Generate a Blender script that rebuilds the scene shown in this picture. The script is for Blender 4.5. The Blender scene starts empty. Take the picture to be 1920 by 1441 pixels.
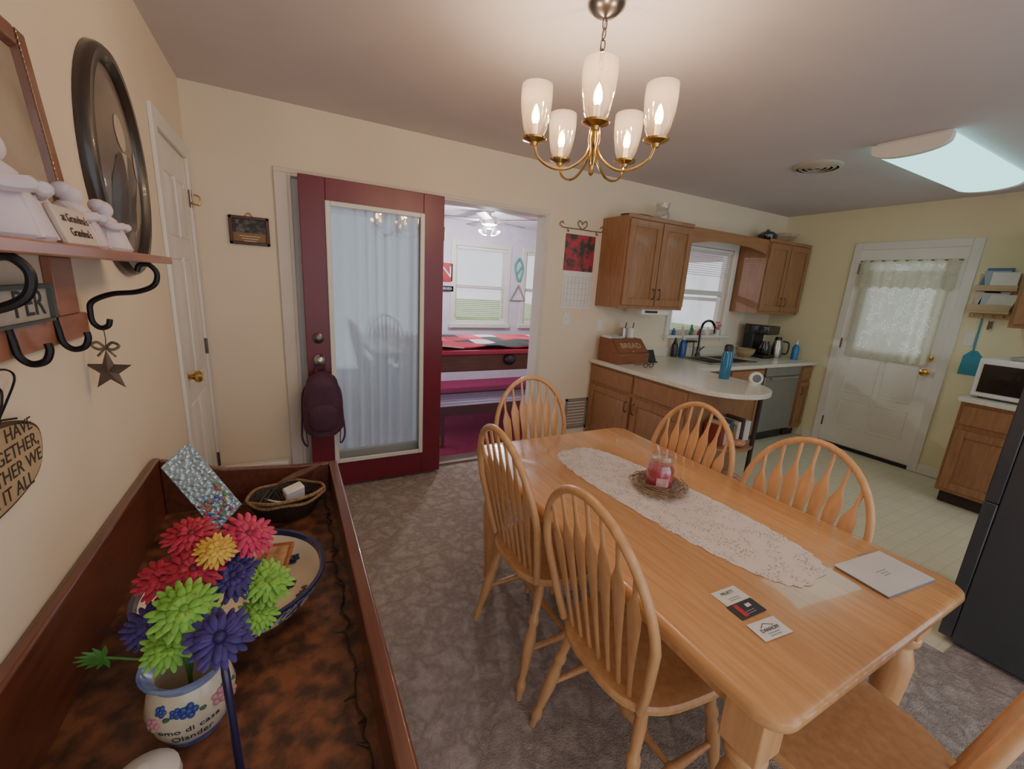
import bpy, bmesh, math, random
from mathutils import Vector as V, Matrix
random.seed(7)
S=bpy.context.scene; COL=S.collection; PI=math.pi
# ---------------------------------------------------------------- camera
F=780.; CAM=V((0,0,1.47))
dy=V((-422,-210,780)).normalized(); dn=V((-201,3343,780)); dn=(dn-dn.dot(dy)*dy).normalized(); up=-dn; dx=dy.cross(up)
RT=V((dx.x,dy.x,up.x)); DN=V((dx.y,dy.y,up.y)); FW=V((dx.z,dy.z,up.z))
cd=bpy.data.cameras.new('camera'); cam=bpy.data.objects.new('camera',cd); COL.objects.link(cam)
m3=Matrix((RT,-DN,-FW)).transposed(); cam.matrix_world=Matrix.Translation(CAM)@m3.to_4x4()
cd.sensor_fit='HORIZONTAL'; cd.sensor_width=36; cd.lens=F/1920*36; cd.clip_start=.02; S.camera=cam
def P(px,py,x=None,y=None,z=None):
    r=RT*((px-960)/F)+DN*((py-720.5)/F)+FW
    t=(x-CAM.x)/r.x if x is not None else (y-CAM.y)/r.y if y is not None else (z-CAM.z)/r.z
    return CAM+r*t
# ---------------------------------------------------------------- materials
def srgb(h):
    h=h.lstrip('#'); c=[int(h[i:i+2],16)/255 for i in(0,2,4)]
    return tuple((x/12.92 if x<=.04045 else ((x+.055)/1.055)**2.4) for x in c)+(1,)
def mat(n,col,r=.5,m=0,c2=None,sc=6,st=(1,1,1),lo=.3,hi=.7,bump=0,bsc=60,emit=0,coat=0,plank=None,det=4):
    mt=bpy.data.materials.new(n); mt.use_nodes=True; N=mt.node_tree.nodes; L=mt.node_tree.links; b=N['Principled BSDF']
    a=srgb(col); c2=srgb(c2) if c2 else tuple(x*.88 for x in a[:3])+(1,)
    b.inputs['Roughness'].default_value=r; b.inputs['Metallic'].default_value=m; b.inputs['Coat Weight'].default_value=coat
    tc=N.new('ShaderNodeTexCoord'); mp=N.new('ShaderNodeMapping'); mp.inputs['Scale'].default_value=st; L.new(tc.outputs['Object'],mp.inputs[0])
    no=N.new('ShaderNodeTexNoise'); no.inputs['Scale'].default_value=sc; no.inputs['Detail'].default_value=det; L.new(mp.outputs[0],no.inputs[0])
    rp=N.new('ShaderNodeValToRGB'); e=rp.color_ramp.elements; e[0].position=lo; e[0].color=c2; e[1].position=hi; e[1].color=a
    L.new(no.outputs['Fac'],rp.inputs[0]); out=rp.outputs[0]
    if plank:
        sx=N.new('ShaderNodeSeparateXYZ'); L.new(tc.outputs['Object'],sx.inputs[0])
        q=N.new('ShaderNodeMath'); q.operation='DIVIDE'; q.inputs[1].default_value=plank[1]; L.new(sx.outputs[plank[0]],q.inputs[0])
        fl=N.new('ShaderNodeMath'); fl.operation='FLOOR'; L.new(q.outputs[0],fl.inputs[0])
        wn=N.new('ShaderNodeTexWhiteNoise'); wn.noise_dimensions='1D'; L.new(fl.outputs[0],wn.inputs['W'])
        mr=N.new('ShaderNodeMapRange'); mr.inputs[3].default_value=.86; mr.inputs[4].default_value=1.08; L.new(wn.outputs['Value'],mr.inputs[0])
        mx=N.new('ShaderNodeVectorMath'); mx.operation='SCALE'; L.new(out,mx.inputs[0]); L.new(mr.outputs[0],mx.inputs['Scale']); out=mx.outputs[0]
    L.new(out,b.inputs['Base Color'])
    if bump:
        n2=N.new('ShaderNodeTexNoise'); n2.inputs['Scale'].default_value=bsc; L.new(mp.outputs[0],n2.inputs[0])
        bp=N.new('ShaderNodeBump'); bp.inputs['Strength'].default_value=bump; bp.inputs['Distance'].default_value=.01
        L.new(n2.outputs['Fac'],bp.inputs['Height']); L.new(bp.outputs[0],b.inputs['Normal'])
    if emit: b.inputs['Emission Color'].default_value=a; b.inputs['Emission Strength'].default_value=emit
    return mt
def shader(n):
    mt=bpy.data.materials.new(n); mt.use_nodes=True; nt=mt.node_tree; nt.nodes.remove(nt.nodes['Principled BSDF'])
    return mt,nt.nodes,nt.links,nt.nodes['Material Output']
def glass(n,col='#ffffff',base=.06,edge=.45,r=.03,milk=0):
    mt,N,L,o=shader(n); t=N.new('ShaderNodeBsdfTransparent'); t.inputs[0].default_value=srgb(col); g=N.new('ShaderNodeBsdfGlossy'); g.inputs['Roughness'].default_value=r
    lw=N.new('ShaderNodeLayerWeight'); lw.inputs[0].default_value=.35; mr=N.new('ShaderNodeMapRange'); mr.inputs[3].default_value=base; mr.inputs[4].default_value=edge
    L.new(lw.outputs['Facing'],mr.inputs[0]); mx=N.new('ShaderNodeMixShader'); L.new(mr.outputs[0],mx.inputs[0]); src=t.outputs[0]
    if milk:
        tl=N.new('ShaderNodeBsdfTranslucent'); tl.inputs[0].default_value=srgb('#fff0dc'); m2=N.new('ShaderNodeMixShader'); m2.inputs[0].default_value=milk; L.new(t.outputs[0],m2.inputs[1]); L.new(tl.outputs[0],m2.inputs[2]); src=m2.outputs[0]
    L.new(src,mx.inputs[1]); L.new(g.outputs[0],mx.inputs[2]); L.new(mx.outputs[0],o.inputs[0]); return mt
def sheer(n,col,tr=.25,lace=0,sc=70,hole=.85,tlf=.5):
    mt,N,L,o=shader(n); d=N.new('ShaderNodeBsdfDiffuse'); d.inputs[0].default_value=srgb(col); tl=N.new('ShaderNodeBsdfTranslucent'); tl.inputs[0].default_value=srgb(col)
    a=N.new('ShaderNodeMixShader'); a.inputs[0].default_value=tlf; L.new(d.outputs[0],a.inputs[1]); L.new(tl.outputs[0],a.inputs[2])
    t=N.new('ShaderNodeBsdfTransparent'); mx=N.new('ShaderNodeMixShader'); mx.inputs[0].default_value=tr
    if lace:
        tc=N.new('ShaderNodeTexCoord'); vo=N.new('ShaderNodeTexVoronoi'); vo.feature='DISTANCE_TO_EDGE'; vo.inputs['Scale'].default_value=sc; L.new(tc.outputs['Object'],vo.inputs['Vector'])
        no=N.new('ShaderNodeTexNoise'); no.inputs['Scale'].default_value=sc*.16; L.new(tc.outputs['Object'],no.inputs[0])
        r1=N.new('ShaderNodeValToRGB'); r1.color_ramp.elements[0].position=.16; r1.color_ramp.elements[1].position=.24; L.new(vo.outputs['Distance'],r1.inputs[0])
        r2=N.new('ShaderNodeValToRGB'); r2.color_ramp.elements[0].position=.44; r2.color_ramp.elements[1].position=.54; L.new(no.outputs['Fac'],r2.inputs[0])
        mu=N.new('ShaderNodeMath'); mu.operation='MULTIPLY'; L.new(r1.outputs[0],mu.inputs[0]); L.new(r2.outputs[0],mu.inputs[1])
        m2=N.new('ShaderNodeMath'); m2.operation='MULTIPLY'; m2.inputs[1].default_value=hole; L.new(mu.outputs[0],m2.inputs[0])
        L.new(m2.outputs[0],mx.inputs[0])
    L.new(a.outputs[0],mx.inputs[1]); L.new(t.outputs[0],mx.inputs[2]); L.new(mx.outputs[0],o.inputs[0]); return mt
def carpet(n):
    mt=bpy.data.materials.new(n); mt.use_nodes=True; N=mt.node_tree.nodes; L=mt.node_tree.links; b=N['Principled BSDF']; b.inputs['Roughness'].default_value=1; b.inputs['Specular IOR Level'].default_value=.05
    tc=N.new('ShaderNodeTexCoord'); no=N.new('ShaderNodeTexNoise'); no.inputs['Scale'].default_value=11; no.inputs['Detail'].default_value=5; L.new(tc.outputs['Object'],no.inputs[0])
    va=N.new('ShaderNodeVectorMath'); va.operation='SCALE'; va.inputs['Scale'].default_value=.22; L.new(no.outputs['Color'],va.inputs[0])
    ad=N.new('ShaderNodeVectorMath'); L.new(tc.outputs['Object'],ad.inputs[0]); L.new(va.outputs[0],ad.inputs[1])
    vo=N.new('ShaderNodeTexVoronoi'); vo.feature='DISTANCE_TO_EDGE'; vo.inputs['Scale'].default_value=9; L.new(ad.outputs[0],vo.inputs['Vector'])
    rp=N.new('ShaderNodeValToRGB'); e=rp.color_ramp.elements; e[0].position=.0; e[0].color=srgb('#978b83'); e[1].position=.30; e[1].color=srgb('#b1a69d'); L.new(vo.outputs['Distance'],rp.inputs[0])
    n2=N.new('ShaderNodeTexNoise'); n2.inputs['Scale'].default_value=190; L.new(tc.outputs['Object'],n2.inputs[0])
    n3=N.new('ShaderNodeTexNoise'); n3.inputs['Scale'].default_value=60; n3.inputs['Detail'].default_value=6; L.new(tc.outputs['Object'],n3.inputs[0])
    mr=N.new('ShaderNodeMapRange'); mr.inputs[1].default_value=.3; mr.inputs[2].default_value=.7; mr.inputs[3].default_value=.82; mr.inputs[4].default_value=1.08; L.new(n3.outputs['Fac'],mr.inputs[0])
    sc=N.new('ShaderNodeVectorMath'); sc.operation='SCALE'; L.new(rp.outputs[0],sc.inputs[0]); L.new(mr.outputs[0],sc.inputs['Scale']); L.new(sc.outputs[0],b.inputs['Base Color'])
    m1=N.new('ShaderNodeMath'); m1.operation='MULTIPLY'; m1.inputs[1].default_value=1.6; L.new(vo.outputs['Distance'],m1.inputs[0]); m1.use_clamp=True
    m2=N.new('ShaderNodeMath'); L.new(m1.outputs[0],m2.inputs[0]); L.new(n2.outputs['Fac'],m2.inputs[1])
    bp=N.new('ShaderNodeBump'); bp.inputs['Strength'].default_value=.5; bp.inputs['Distance'].default_value=.02; L.new(m2.outputs[0],bp.inputs['Height']); L.new(bp.outputs[0],b.inputs['Normal']); return mt
def tiles(n,c1,c2,mo,sz,msz=.02,r=.4,bw=1):
    mt=bpy.data.materials.new(n); mt.use_nodes=True; N=mt.node_tree.nodes; L=mt.node_tree.links; b=N['Principled BSDF']; b.inputs['Roughness'].default_value=r
    tc=N.new('ShaderNodeTexCoord'); br=N.new('ShaderNodeTexBrick'); br.offset=0; br.inputs['Color1'].default_value=srgb(c1); br.inputs['Color2'].default_value=srgb(c2); br.inputs['Mortar'].default_value=srgb(mo)
    br.inputs['Scale'].default_value=1/sz; br.inputs['Mortar Size'].default_value=msz; br.inputs['Brick Width'].default_value=bw; br.inputs['Row Height'].default_value=1
    L.new(tc.outputs['Object'],br.inputs['Vector']); L.new(br.outputs['Color'],b.inputs['Base Color']); return mt
def patchwork(n,cols,sz):
    mt=bpy.data.materials.new(n); mt.use_nodes=True; N=mt.node_tree.nodes; L=mt.node_tree.links; b=N['Principled BSDF']; b.inputs['Roughness'].default_value=.9
    tc=N.new('ShaderNodeTexCoord'); mp=N.new('ShaderNodeMapping'); mp.inputs['Scale'].default_value=(1,1,0); L.new(tc.outputs['Object'],mp.inputs[0])
    sn=N.new('ShaderNodeVectorMath'); sn.operation='SNAP'; sn.inputs[1].default_value=(sz,sz,sz); L.new(mp.outputs[0],sn.inputs[0])
    wn=N.new('ShaderNodeTexWhiteNoise'); L.new(sn.outputs[0],wn.inputs['Vector']); rp=N.new('ShaderNodeValToRGB'); rp.color_ramp.interpolation='CONSTANT'
    while len(rp.color_ramp.elements)<len(cols): rp.color_ramp.elements.new(.5)
    for i,c in enumerate(cols): rp.color_ramp.elements[i].position=i/len(cols); rp.color_ramp.elements[i].color=srgb(c)
    L.new(wn.outputs['Value'],rp.inputs[0]); L.new(rp.outputs[0],b.inputs['Base Color']); return mt
M={}
M['wall']=mat('cream_wall_paint','#e9dbc2',.85,c2='#e4d5ba',sc=2,bump=.05,bsc=120)
M['wallk']=mat('yellow_wall_paint','#e8e1ba',.85,c2='#e3dbb2',sc=2,bump=.05,bsc=120)
M['ceil']=mat('ceiling_paint','#cec5c4',.9,c2='#c8bfbe',sc=2,bump=.05,bsc=150)
M['white']=mat('white_trim_paint','#e9e6de',.45,sc=3,c2='#e0ddd4')
M['doorw']=mat('white_door_paint','#efece4',.4,sc=3,c2='#e6e3da')
M['red']=mat('burgundy_door_paint','#6d1228',.35,c2='#611022',sc=3)
M['carpet']=carpet('sculpted_carpet')
M['vinyl']=tiles('vinyl_tile','#e6dec0','#e1d8b8','#d8cfae',.075,.05,.35)
M['maroon']=mat('maroon_carpet','#8c1c50',1,c2='#761440',sc=60,bump=.3,bsc=200)
M['oak']=mat('honey_oak','#d6a068',.24,c2='#c38b54',sc=5,st=(14,1.2,14),coat=.5,plank=(0,.085))
M['oakz']=mat('honey_oak_turned','#d8a470',.35,c2='#c4905c',sc=5,st=(10,10,1.2),coat=.25)
M['cab']=mat('cabinet_oak','#9c6f48',.45,c2='#875c39',sc=6,st=(9,9,1),coat=.15)
M['cabh']=mat('cabinet_oak_horizontal','#9f7148',.45,c2='#8a5e3a',sc=6,st=(1,9,9),coat=.15)
M['cherry']=mat('cherry_wood','#6c3a26',.3,c2='#512818',sc=4,st=(12,1.2,12),coat=.5)
M['burl']=mat('burl_tray','#7f4d30',.45,c2='#40281b',sc=26,lo=.38,hi=.62,det=12,coat=.12)
M['shelfw']=mat('shelf_wood','#a2694e',.4,c2='#8a563d',sc=4,st=(10,1.5,10),coat=.3)
M['frw']=mat('frame_wood','#7d4a2a',.35,c2='#5f351c',sc=6,st=(9,9,2),coat=.3)
M['iron']=mat('black_iron','#1d1a19',.45,m=.6)
M['black']=mat('black_plastic','#17171a',.4)
M['blackg']=mat('black_gloss','#0f0f12',.12,coat=.5)
M['brass']=mat('polished_brass','#d9b46a',.18,m=1,c2='#c9a258')
M['steel']=mat('brushed_steel','#b9b9b6',.3,m=1,st=(1,1,20))
M['nickel']=mat('dark_nickel','#6c6660',.3,m=1)
M['counter']=mat('laminate_counter','#e2dece',.25,c2='#d8d3c2',sc=60,lo=.4,hi=.6)
M['porc']=mat('white_porcelain','#efece6',.3,c2='#e4dfd8')
M['paper']=mat('white_paper','#ecebe6',.7)
M['lace']=sheer('cotton_lace','#e6d9cf',0,2,120,.75,.1)
M['lacec']=sheer('lace_curtain_cloth','#dcdac8',0,1,60,.30,.42)
M['sheer']=sheer('sheer_white_curtain','#e4eaec',.06,tlf=.40)
M['glass']=glass('clear_glass')
M['pane']=glass('door_glass','#f2f7f8',.05,.32,.01)
M['shade']=glass('clear_glassware','#ffffff',.05,.5,.06)
M['lampg']=glass('lamp_shade_glass','#fffaf2',.06,.6,.08,.035)
M['milkg']=glass('ribbed_glass','#ffffff',.08,.6,.08,.16)
M['fridge']=mat('charcoal_fridge_steel','#45474b',.35,m=.4)
M['dish']=mat('stainless_grey','#8f9088',.38,m=.45)
M['toe']=mat('dark_toe_kick','#2a1d14',.7)
def bulbm(n,col,s):
    mt,N,L,o=shader(n); e=N.new('ShaderNodeEmission'); e.inputs[0].default_value=srgb(col); e.inputs[1].default_value=s; L.new(e.outputs[0],o.inputs[0]); return mt
# ---------------------------------------------------------------- mesh builder
def offs(p):
    o=V((0,0,0))
    while p is not None: o=o+p.location; p=p.parent
    return o
class MB:
    def __init__(s): s.v=[]; s.f=[]
    def add(s,vs,fs):
        o=len(s.v); s.v+=[V(a) for a in vs]; s.f+=[tuple(i+o for i in f) for f in fs]; return s
    def pbox(s,o,a,b,c,ins=0):
        o=V(o);a=V(a);b=V(b);c=V(c); ia=a.normalized()*ins; ib=b.normalized()*ins
        vs=[o,o+a,o+a+b,o+b,o+c+ia+ib,o+a+c-ia+ib,o+a+b+c-ia-ib,o+b+c+ia-ib]
        return s.add(vs,[(0,3,2,1),(4,5,6,7),(0,1,5,4),(1,2,6,5),(2,3,7,6),(3,0,4,7)])
    def box(s,x0,x1,y0,y1,z0,z1): return s.pbox((x0,y0,z0),(x1-x0,0,0),(0,y1-y0,0),(0,0,z1-z0))
    def loft(s,rings,closed=True,cap=True):
        n=len(rings[0]); vs=[p for r in rings for p in r]; fs=[]
        for i in range(len(rings)-1):
            for j in range(n if closed else n-1):
                k=(j+1)%n; fs.append((i*n+j,i*n+k,(i+1)*n+k,(i+1)*n+j))
        if cap and closed: fs.append(tuple(range(n))[::-1]); fs.append(tuple((len(rings)-1)*n+j for j in range(n)))
        return s.add(vs,fs)
    def tube(s,pts,r,n=8,closed=False,sq=1.0,ref=None):
        pts=[V(p) for p in pts]; m=len(pts); rr=r if isinstance(r,(list,tuple)) else [r]*m; rings=[]; prev=None
        for i,p in enumerate(pts):
            t=(pts[(i+1)%m]-pts[i-1]) if closed else (pts[min(i+1,m-1)]-pts[max(i-1,0)])
            t=t.normalized() if t.length>1e-9 else V((0,0,1))
            if ref is not None: a=V(ref)
            elif prev is None: a=V((0,0,1)) if abs(t.z)<.9 else V((1,0,0))
            else: a=prev
            a=(a-t*a.dot(t)); a=a.normalized() if a.length>1e-6 else t.orthogonal().normalized(); prev=a; b=t.cross(a)
            rings.append([p+a*math.cos(2*PI*k/n)*rr[i]+b*math.sin(2*PI*k/n)*rr[i]*sq for k in range(n)])
        if closed: rings.append(rings[0]); return s.loft(rings,True,False)
        return s.loft(rings)
    def lathe(s,prof,c=(0,0,0),n=24,ax=(0,0,1),sx=1,sy=1):
        c=V(c); A=V(ax).normalized(); X=V((1,0,0)) if abs(A.x)<.9 else V((0,1,0)); X=(X-A*X.dot(A)).normalized(); Y=A.cross(X)
        rings=[]
        for r,z in prof: rings.append([c+A*z+X*(r*sx*math.cos(2*PI*k/n))+Y*(r*sy*math.sin(2*PI*k/n)) for k in range(n)])
        idx=[]
        for (r,z),rg in zip(prof,rings):
            if r<1e-6: s.v.append(c+A*z); idx.append([len(s.v)-1]*n)
            else: b=len(s.v); s.v+=rg; idx.append([b+k for k in range(n)])
        for i in range(len(idx)-1):
            for k in range(n):
                q=(k+1)%n; f=[idx[i][k],idx[i][q],idx[i+1][q],idx[i+1][k]]; g=[]
                for e in f:
                    if e not in g: g.append(e)
                if len(g)>2: s.f.append(tuple(g))
        return s
    def prism(s,poly,o,U,W,N):
        o=V(o);U=V(U);W=V(W);N=V(N)
        a=[o+U*p[0]+W*p[1] for p in poly]; return s.loft([a,[p+N for p in a]])
    def ball(s,c,rx,ry,rz,n=16,m=10,e=1.0):
        c=V(c); pw=lambda v: math.copysign(abs(v)**e,v); rings=[]
        for i in range(1,m):
            f=-PI/2+PI*i/m; rings.append([c+V((rx*pw(math.cos(f))*pw(math.cos(2*PI*k/n)),ry*pw(math.cos(f))*pw(math.sin(2*PI*k/n)),rz*pw(math.sin(f)))) for k in range(n)])
        return s.loft(rings)
    def grid(s,fn,nu,nv):
        vs=[fn(i/nu,j/nv) for j in range(nv+1) for i in range(nu+1)]; w=nu+1
        return s.add(vs,[(j*w+i,j*w+i+1,(j+1)*w+i+1,(j+1)*w+i) for j in range(nv) for i in range(nu)])
    def build(s,name,m,par=None,bev=0,sub=0,solid=0,ang=38,bseg=2):
        if par is not None: off=offs(par)
        else:
            xs=[v.x for v in s.v]; ys=[v.y for v in s.v]; off=V(((min(xs)+max(xs))/2,(min(ys)+max(ys))/2,min(v.z for v in s.v)))
        me=bpy.data.meshes.new(name); me.from_pydata([v-off for v in s.v],[],s.f)
        bm=bmesh.new(); bm.from_mesh(me); bmesh.ops.recalc_face_normals(bm,faces=bm.faces); bm.to_mesh(me); bm.free()
        me.polygons.foreach_set('use_smooth',[True]*len(me.polygons)); me.set_sharp_from_angle(angle=math.radians(ang))
        me.materials.append(m); o=bpy.data.objects.new(name,me); COL.objects.link(o)
        if par is not None: o.parent=par
        else: o.location=off
        if solid: d=o.modifiers.new('solid','SOLIDIFY'); d.thickness=solid
        if sub: d=o.modifiers.new('sub','SUBSURF'); d.levels=sub; d.render_levels=sub
        if bev: d=o.modifiers.new('bevel','BEVEL'); d.width=bev; d.segments=bseg; d.limit_method='ANGLE'; d.angle_limit=math.radians(40)
        return o
def tag(o,label,cat,group=None):
    o['label']=label; o['category']=cat
    if group: o['group']=group
    return o
def thing(name,label,cat,loc,group=None):
    o=bpy.data.objects.new(name,None); COL.objects.link(o); o.location=V(loc); o.empty_display_size=.1; return tag(o,label,cat,group)
def struct(o,label=None):
    o['kind']='structure'
    if label: o['label']=label
    return o
def sthing(name,loc,label=None):
    o=bpy.data.objects.new(name,None); COL.objects.link(o); o.location=V(loc); return struct(o,label)
def text(body,size,o,U,W,m,par=None,name='lettering',al='CENTER',fn=None,sx=1):
    cu=bpy.data.curves.new('t','FONT'); cu.body=body; cu.size=size; cu.align_x=al; cu.align_y='CENTER'; cu.extrude=.0003; cu.resolution_u=3
    ob=bpy.data.objects.new('t',cu); COL.objects.link(ob); dg=bpy.context.evaluated_depsgraph_get(); me=bpy.data.meshes.new_from_object(ob.evaluated_get(dg))
    o=V(o);U=V(U).normalized();W=V(W).normalized();N=U.cross(W); b=MB()
    vs=[fn(v.co) if fn else o+U*v.co.x*sx+W*v.co.y+N*(v.co.z+.0005) for v in me.vertices]
    b.add(vs,[tuple(p.vertices) for p in me.polygons]); bpy.data.objects.remove(ob); bpy.data.curves.remove(cu); bpy.data.meshes.remove(me)
    return b.build(name,m,par)
def turned(name,label,cat,x,y,z,parts,group=None,n=24):
    t=thing(name,label,cat,(x,y,z),group)
    for pn,m,prof in parts: MB().lathe(prof,(x,y,z),n).build(pn,m,t)
    return t
def copy_tree(o,par=None):
    c=o.copy(); COL.objects.link(c)
    if par: c.parent=par
    for ch in list(o.children): copy_tree(ch,c)
    return c
def smooth(pts,k=6):
    pts=[V(p) for p in pts]; out=[]
    for i in range(len(pts)-1):
        p0=pts[max(i-1,0)];p1=pts[i];p2=pts[i+1];p3=pts[min(i+2,len(pts)-1)]
        for j in range(k):
            t=j/k; out.append(.5*((2*p1)+(p2-p0)*t+(2*p0-5*p1+4*p2-p3)*t*t+(3*p1-p0-3*p2+p3)*t**3))
    return out+[pts[-1]]
X=V((1,0,0)); Y=V((0,1,0)); Z=V((0,0,1))
XL=-.457; YB=3.06; XR=5.13; ZC=2.43; CT=.86
# ---------------------------------------------------------------- shell
w=MB()
w.box(XL-.12,.03,YB,YB+.12,0,ZC).box(.03,1.88,YB,YB+.12,2.05,ZC).box(1.88,3.45,YB,YB+.12,0,ZC).box(3.45,4.28,YB,YB+.12,0,1.08).box(3.45,4.28,YB,YB+.12,1.98,ZC).box(4.28,XR+.12,YB,YB+.12,0,ZC)
struct(w.build('wall_back',M['wall']))
w=MB(); w.box(XL-.12,XL,-1.2,2.40,0,ZC).box(XL-.12,XL,2.40,3.0,2.03,ZC).box(XL-.12,XL,3.0,YB,0,ZC); struct(w.build('wall_left',M['wall']))
w=MB(); w.box(XR,XR+.12,-1.2,1.47,0,ZC).box(XR,XR+.12,1.47,2.25,2.03,ZC).box(XR,XR+.12,2.25,YB,0,ZC); struct(w.build('wall_right',M['wallk']))
struct(MB().box(XL-.12,XR+.12,-1.2,YB+.12,ZC,ZC+.1).build('ceiling',M['ceil']))
w=MB(); w.box(XL-.12,2.49,-1.2,YB+.12,-.06,0).box(2.49,XR+.12,-1.2,.42,-.06,0); struct(w.build('floor',M['carpet']))
struct(MB().box(2.49,XR+.12,.42,YB+.12,-.06,-.004).build('floor_kitchen',M['vinyl']))
w=MB(); w.box(XL,-.035,YB-.012,YB,0,.09).box(1.92,2.49,YB-.012,YB,0,.09); struct(w.build('baseboard_back',M['white'],bev=.003))
w=MB(); w.box(XR-.012,XR,1.12,1.40,0,.09).box(XR-.012,XR,2.32,2.42,0,.09); struct(w.build('baseboard_right',M['white'],bev=.003))
# patio door trim
w=MB(); w.box(-.04,.03,YB-.02,YB,0,2.05).box(-.04,1.905,YB-.02,YB,2.05,2.075).box(1.88,1.905,YB-.02,YB,0,2.05).box(.03,.05,YB-.02,YB+.12,0,2.05).box(.05,1.88,YB-.02,YB+.12,2.035,2.05).box(1.865,1.88,YB-.02,YB+.12,0,2.035).box(.955,1.0,YB-.02,YB+.1,0,2.035)
struct(w.build('trim_1',mat('cream_trim_paint','#dcd4c6',.5,sc=3,c2='#d2c9ba'),bev=.003))
struct(MB().box(.05,1.865,YB-.01,YB+.13,0,.018).build('trim_2',mat('dark_threshold','#8a7a6e',.4,m=.5)))
# fixed patio panel (white) behind the burgundy leaf
d=sthing('door_2',(.5,YB+.05,0),'fixed white glazed patio panel behind the burgundy door')
w=MB(); w.box(.05,.16,YB+.03,YB+.07,.02,2.03).box(.845,.955,YB+.03,YB+.07,.02,2.03).box(.16,.845,YB+.03,YB+.07,.02,.22).box(.16,.845,YB+.03,YB+.07,1.92,2.03); w.build('door_frame',M['white'],d,bev=.004)
MB().box(.16,.845,YB+.032,YB+.036,.22,1.92).build('glass_pane',M['glass'],d)
def cfn(u,v,x0,x1,y,z0,z1,k,am): return V((x0+(x1-x0)*u,y+am*math.sin(u*k*2*PI+1.6*math.sin(u*11))*(.75+.25*math.sin(v*3+u*7)),z0+(z1-z0)*v))
c=thing('sheer_curtain','white sheer gathered curtain hanging behind the patio door glass','curtain',(.5,YB+.1,.2))
MB().grid(lambda u,v:cfn(u,v,.10,.90,YB+.115,.14,1.97,10,.026),240,8).build('cloth',M['sheer'],c)
MB().tube([(.08,YB+.115,1.97),(.92,YB+.115,1.97)],.006).build('rod',M['white'],c)
# burgundy open leaf
LY=2.945; lx0,lx1=.085,.985
d=sthing('door_1',(lx1,LY,0),'open burgundy patio door leaf with tall glass and white inner trim')
w=MB(); w.box(lx0,lx0+.145,LY,LY+.045,.02,2.04).box(lx1-.145,lx1,LY,LY+.045,.02,2.04).box(lx0+.145,lx1-.145,LY,LY+.045,.02,.20).box(lx0+.145,lx1-.145,LY,LY+.045,1.90,2.04)
leaf=w.build('door_frame',M['red'],d,bev=.003)
gx0,gx1=lx0+.14,lx1-.14; w=MB()
for a,b,c_,e in((gx0,gx0+.03,.19,1.91),(gx1-.03,gx1,.19,1.91),(gx0+.03,gx1-.03,.19,.22),(gx0+.03,gx1-.03,1.88,1.91)): w.box(a,b,LY-.014,LY+.001,c_,e)
w.build('glazing_trim',M['white'],d,bev=.005)
MB().box(gx0+.02,gx1-.02,LY+.012,LY+.018,.21,1.89).build('glass_pane',M['pane'],d)
MB().lathe([(0,0),(.032,0),(.032,.008),(.018,.014),(.018,.03),(.03,.04),(.03,.058),(.018,.068),(0,.07)],(lx0+.07,LY,.93),20,(0,-1,0)).build('knob',M['steel'],d)
MB().lathe([(0,0),(.034,0),(.034,.012),(.02,.02),(0,.02)],(lx0+.07,LY,1.07),20,(0,-1,0)).build('deadbolt',M['nickel'],d)
for z in(.25,1.0,1.8): MB().tube([(lx1+.008,LY+.03,z-.045),(lx1+.008,LY+.03,z+.045)],.008).build('hinge',M['brass'],d)
# backpack
bx,by=lx0+.075,LY-.085
t=thing('backpack','dark plum backpack hanging from the burgundy door knob','backpack',(bx,by,.42))
bk=mat('plum_nylon','#4a243c',.7,c2='#3a1a2e',sc=9,bump=.25,bsc=40)
MB().grid(lambda u,v:V((bx+.118*(1-.35*max(0,v-.55)/.45)*math.copysign(abs(math.cos(2*PI*u))**.6,math.cos(2*PI*u))*(1-.9*max(0,(v-.86)/.14)**2)*(1-.35*max(0,(.08-v)/.08)),by+.066*math.copysign(abs(math.sin(2*PI*u))**.7,math.sin(2*PI*u))*(1-.85*max(0,(v-.8)/.2)**2),.45+.42*v+.004*math.sin(u*40)*math.sin(v*23))),40,20).build('body',bk,t)
MB().ball((bx,by-.056,.575),.088,.032,.095,20,12,.65).build('pocket',bk,t)
MB().tube(smooth([(bx-.03,by+.02,.85),(bx-.02,by+.05,.91),(bx+.005,by+.055,.96),(bx+.02,by+.045,.91),(bx+.03,by+.02,.85)]),.008).build('loop',bk,t)
for sg in(-1,1): MB().tube(smooth([(bx+sg*.06,by+.03,.82),(bx+sg*.112,by+.045,.72),(bx+sg*.122,by+.05,.56),(bx+sg*.13,by+.03,.42),(bx+sg*.10,by+.03,.36),(bx+sg*.105,by+.03,.47)]),.007,sq=.5).build('strap',bk,t)
# closet door left wall
def panels(mb,o,U,W,N,rects,dep=.008,ins=.018):
    for u0,u1,v0,v1 in rects:
        mb.pbox(V(o)+U*u0+W*v0,U*(u1-u0),W*(v1-v0),N*dep,ins)
        for a,b,c_,e in((u0-.012,u0,v0-.012,v1+.012),(u1,u1+.012,v0-.012,v1+.012),(u0,u1,v0-.012,v0),(u0,u1,v1,v1+.012)): mb.pbox(V(o)+U*a+W*c_,U*(b-a),W*(e-c_),N*.006,.002)
d=sthing('door_3',(XL,2.7,0),'white six panel closet door with brass knob')
w=MB(); w.box(XL-.045,XL-.005,2.40,3.0,.01,2.03)
panels(w,(XL-.005,2.40,0),Y,Z,X,[(a,b,c_,e) for a,b in((.09,.27),(.33,.51)) for c_,e in((.2,.78),(.9,1.5),(1.62,1.88))]); w.build('leaf',M['doorw'],d,bev=.001)
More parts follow.
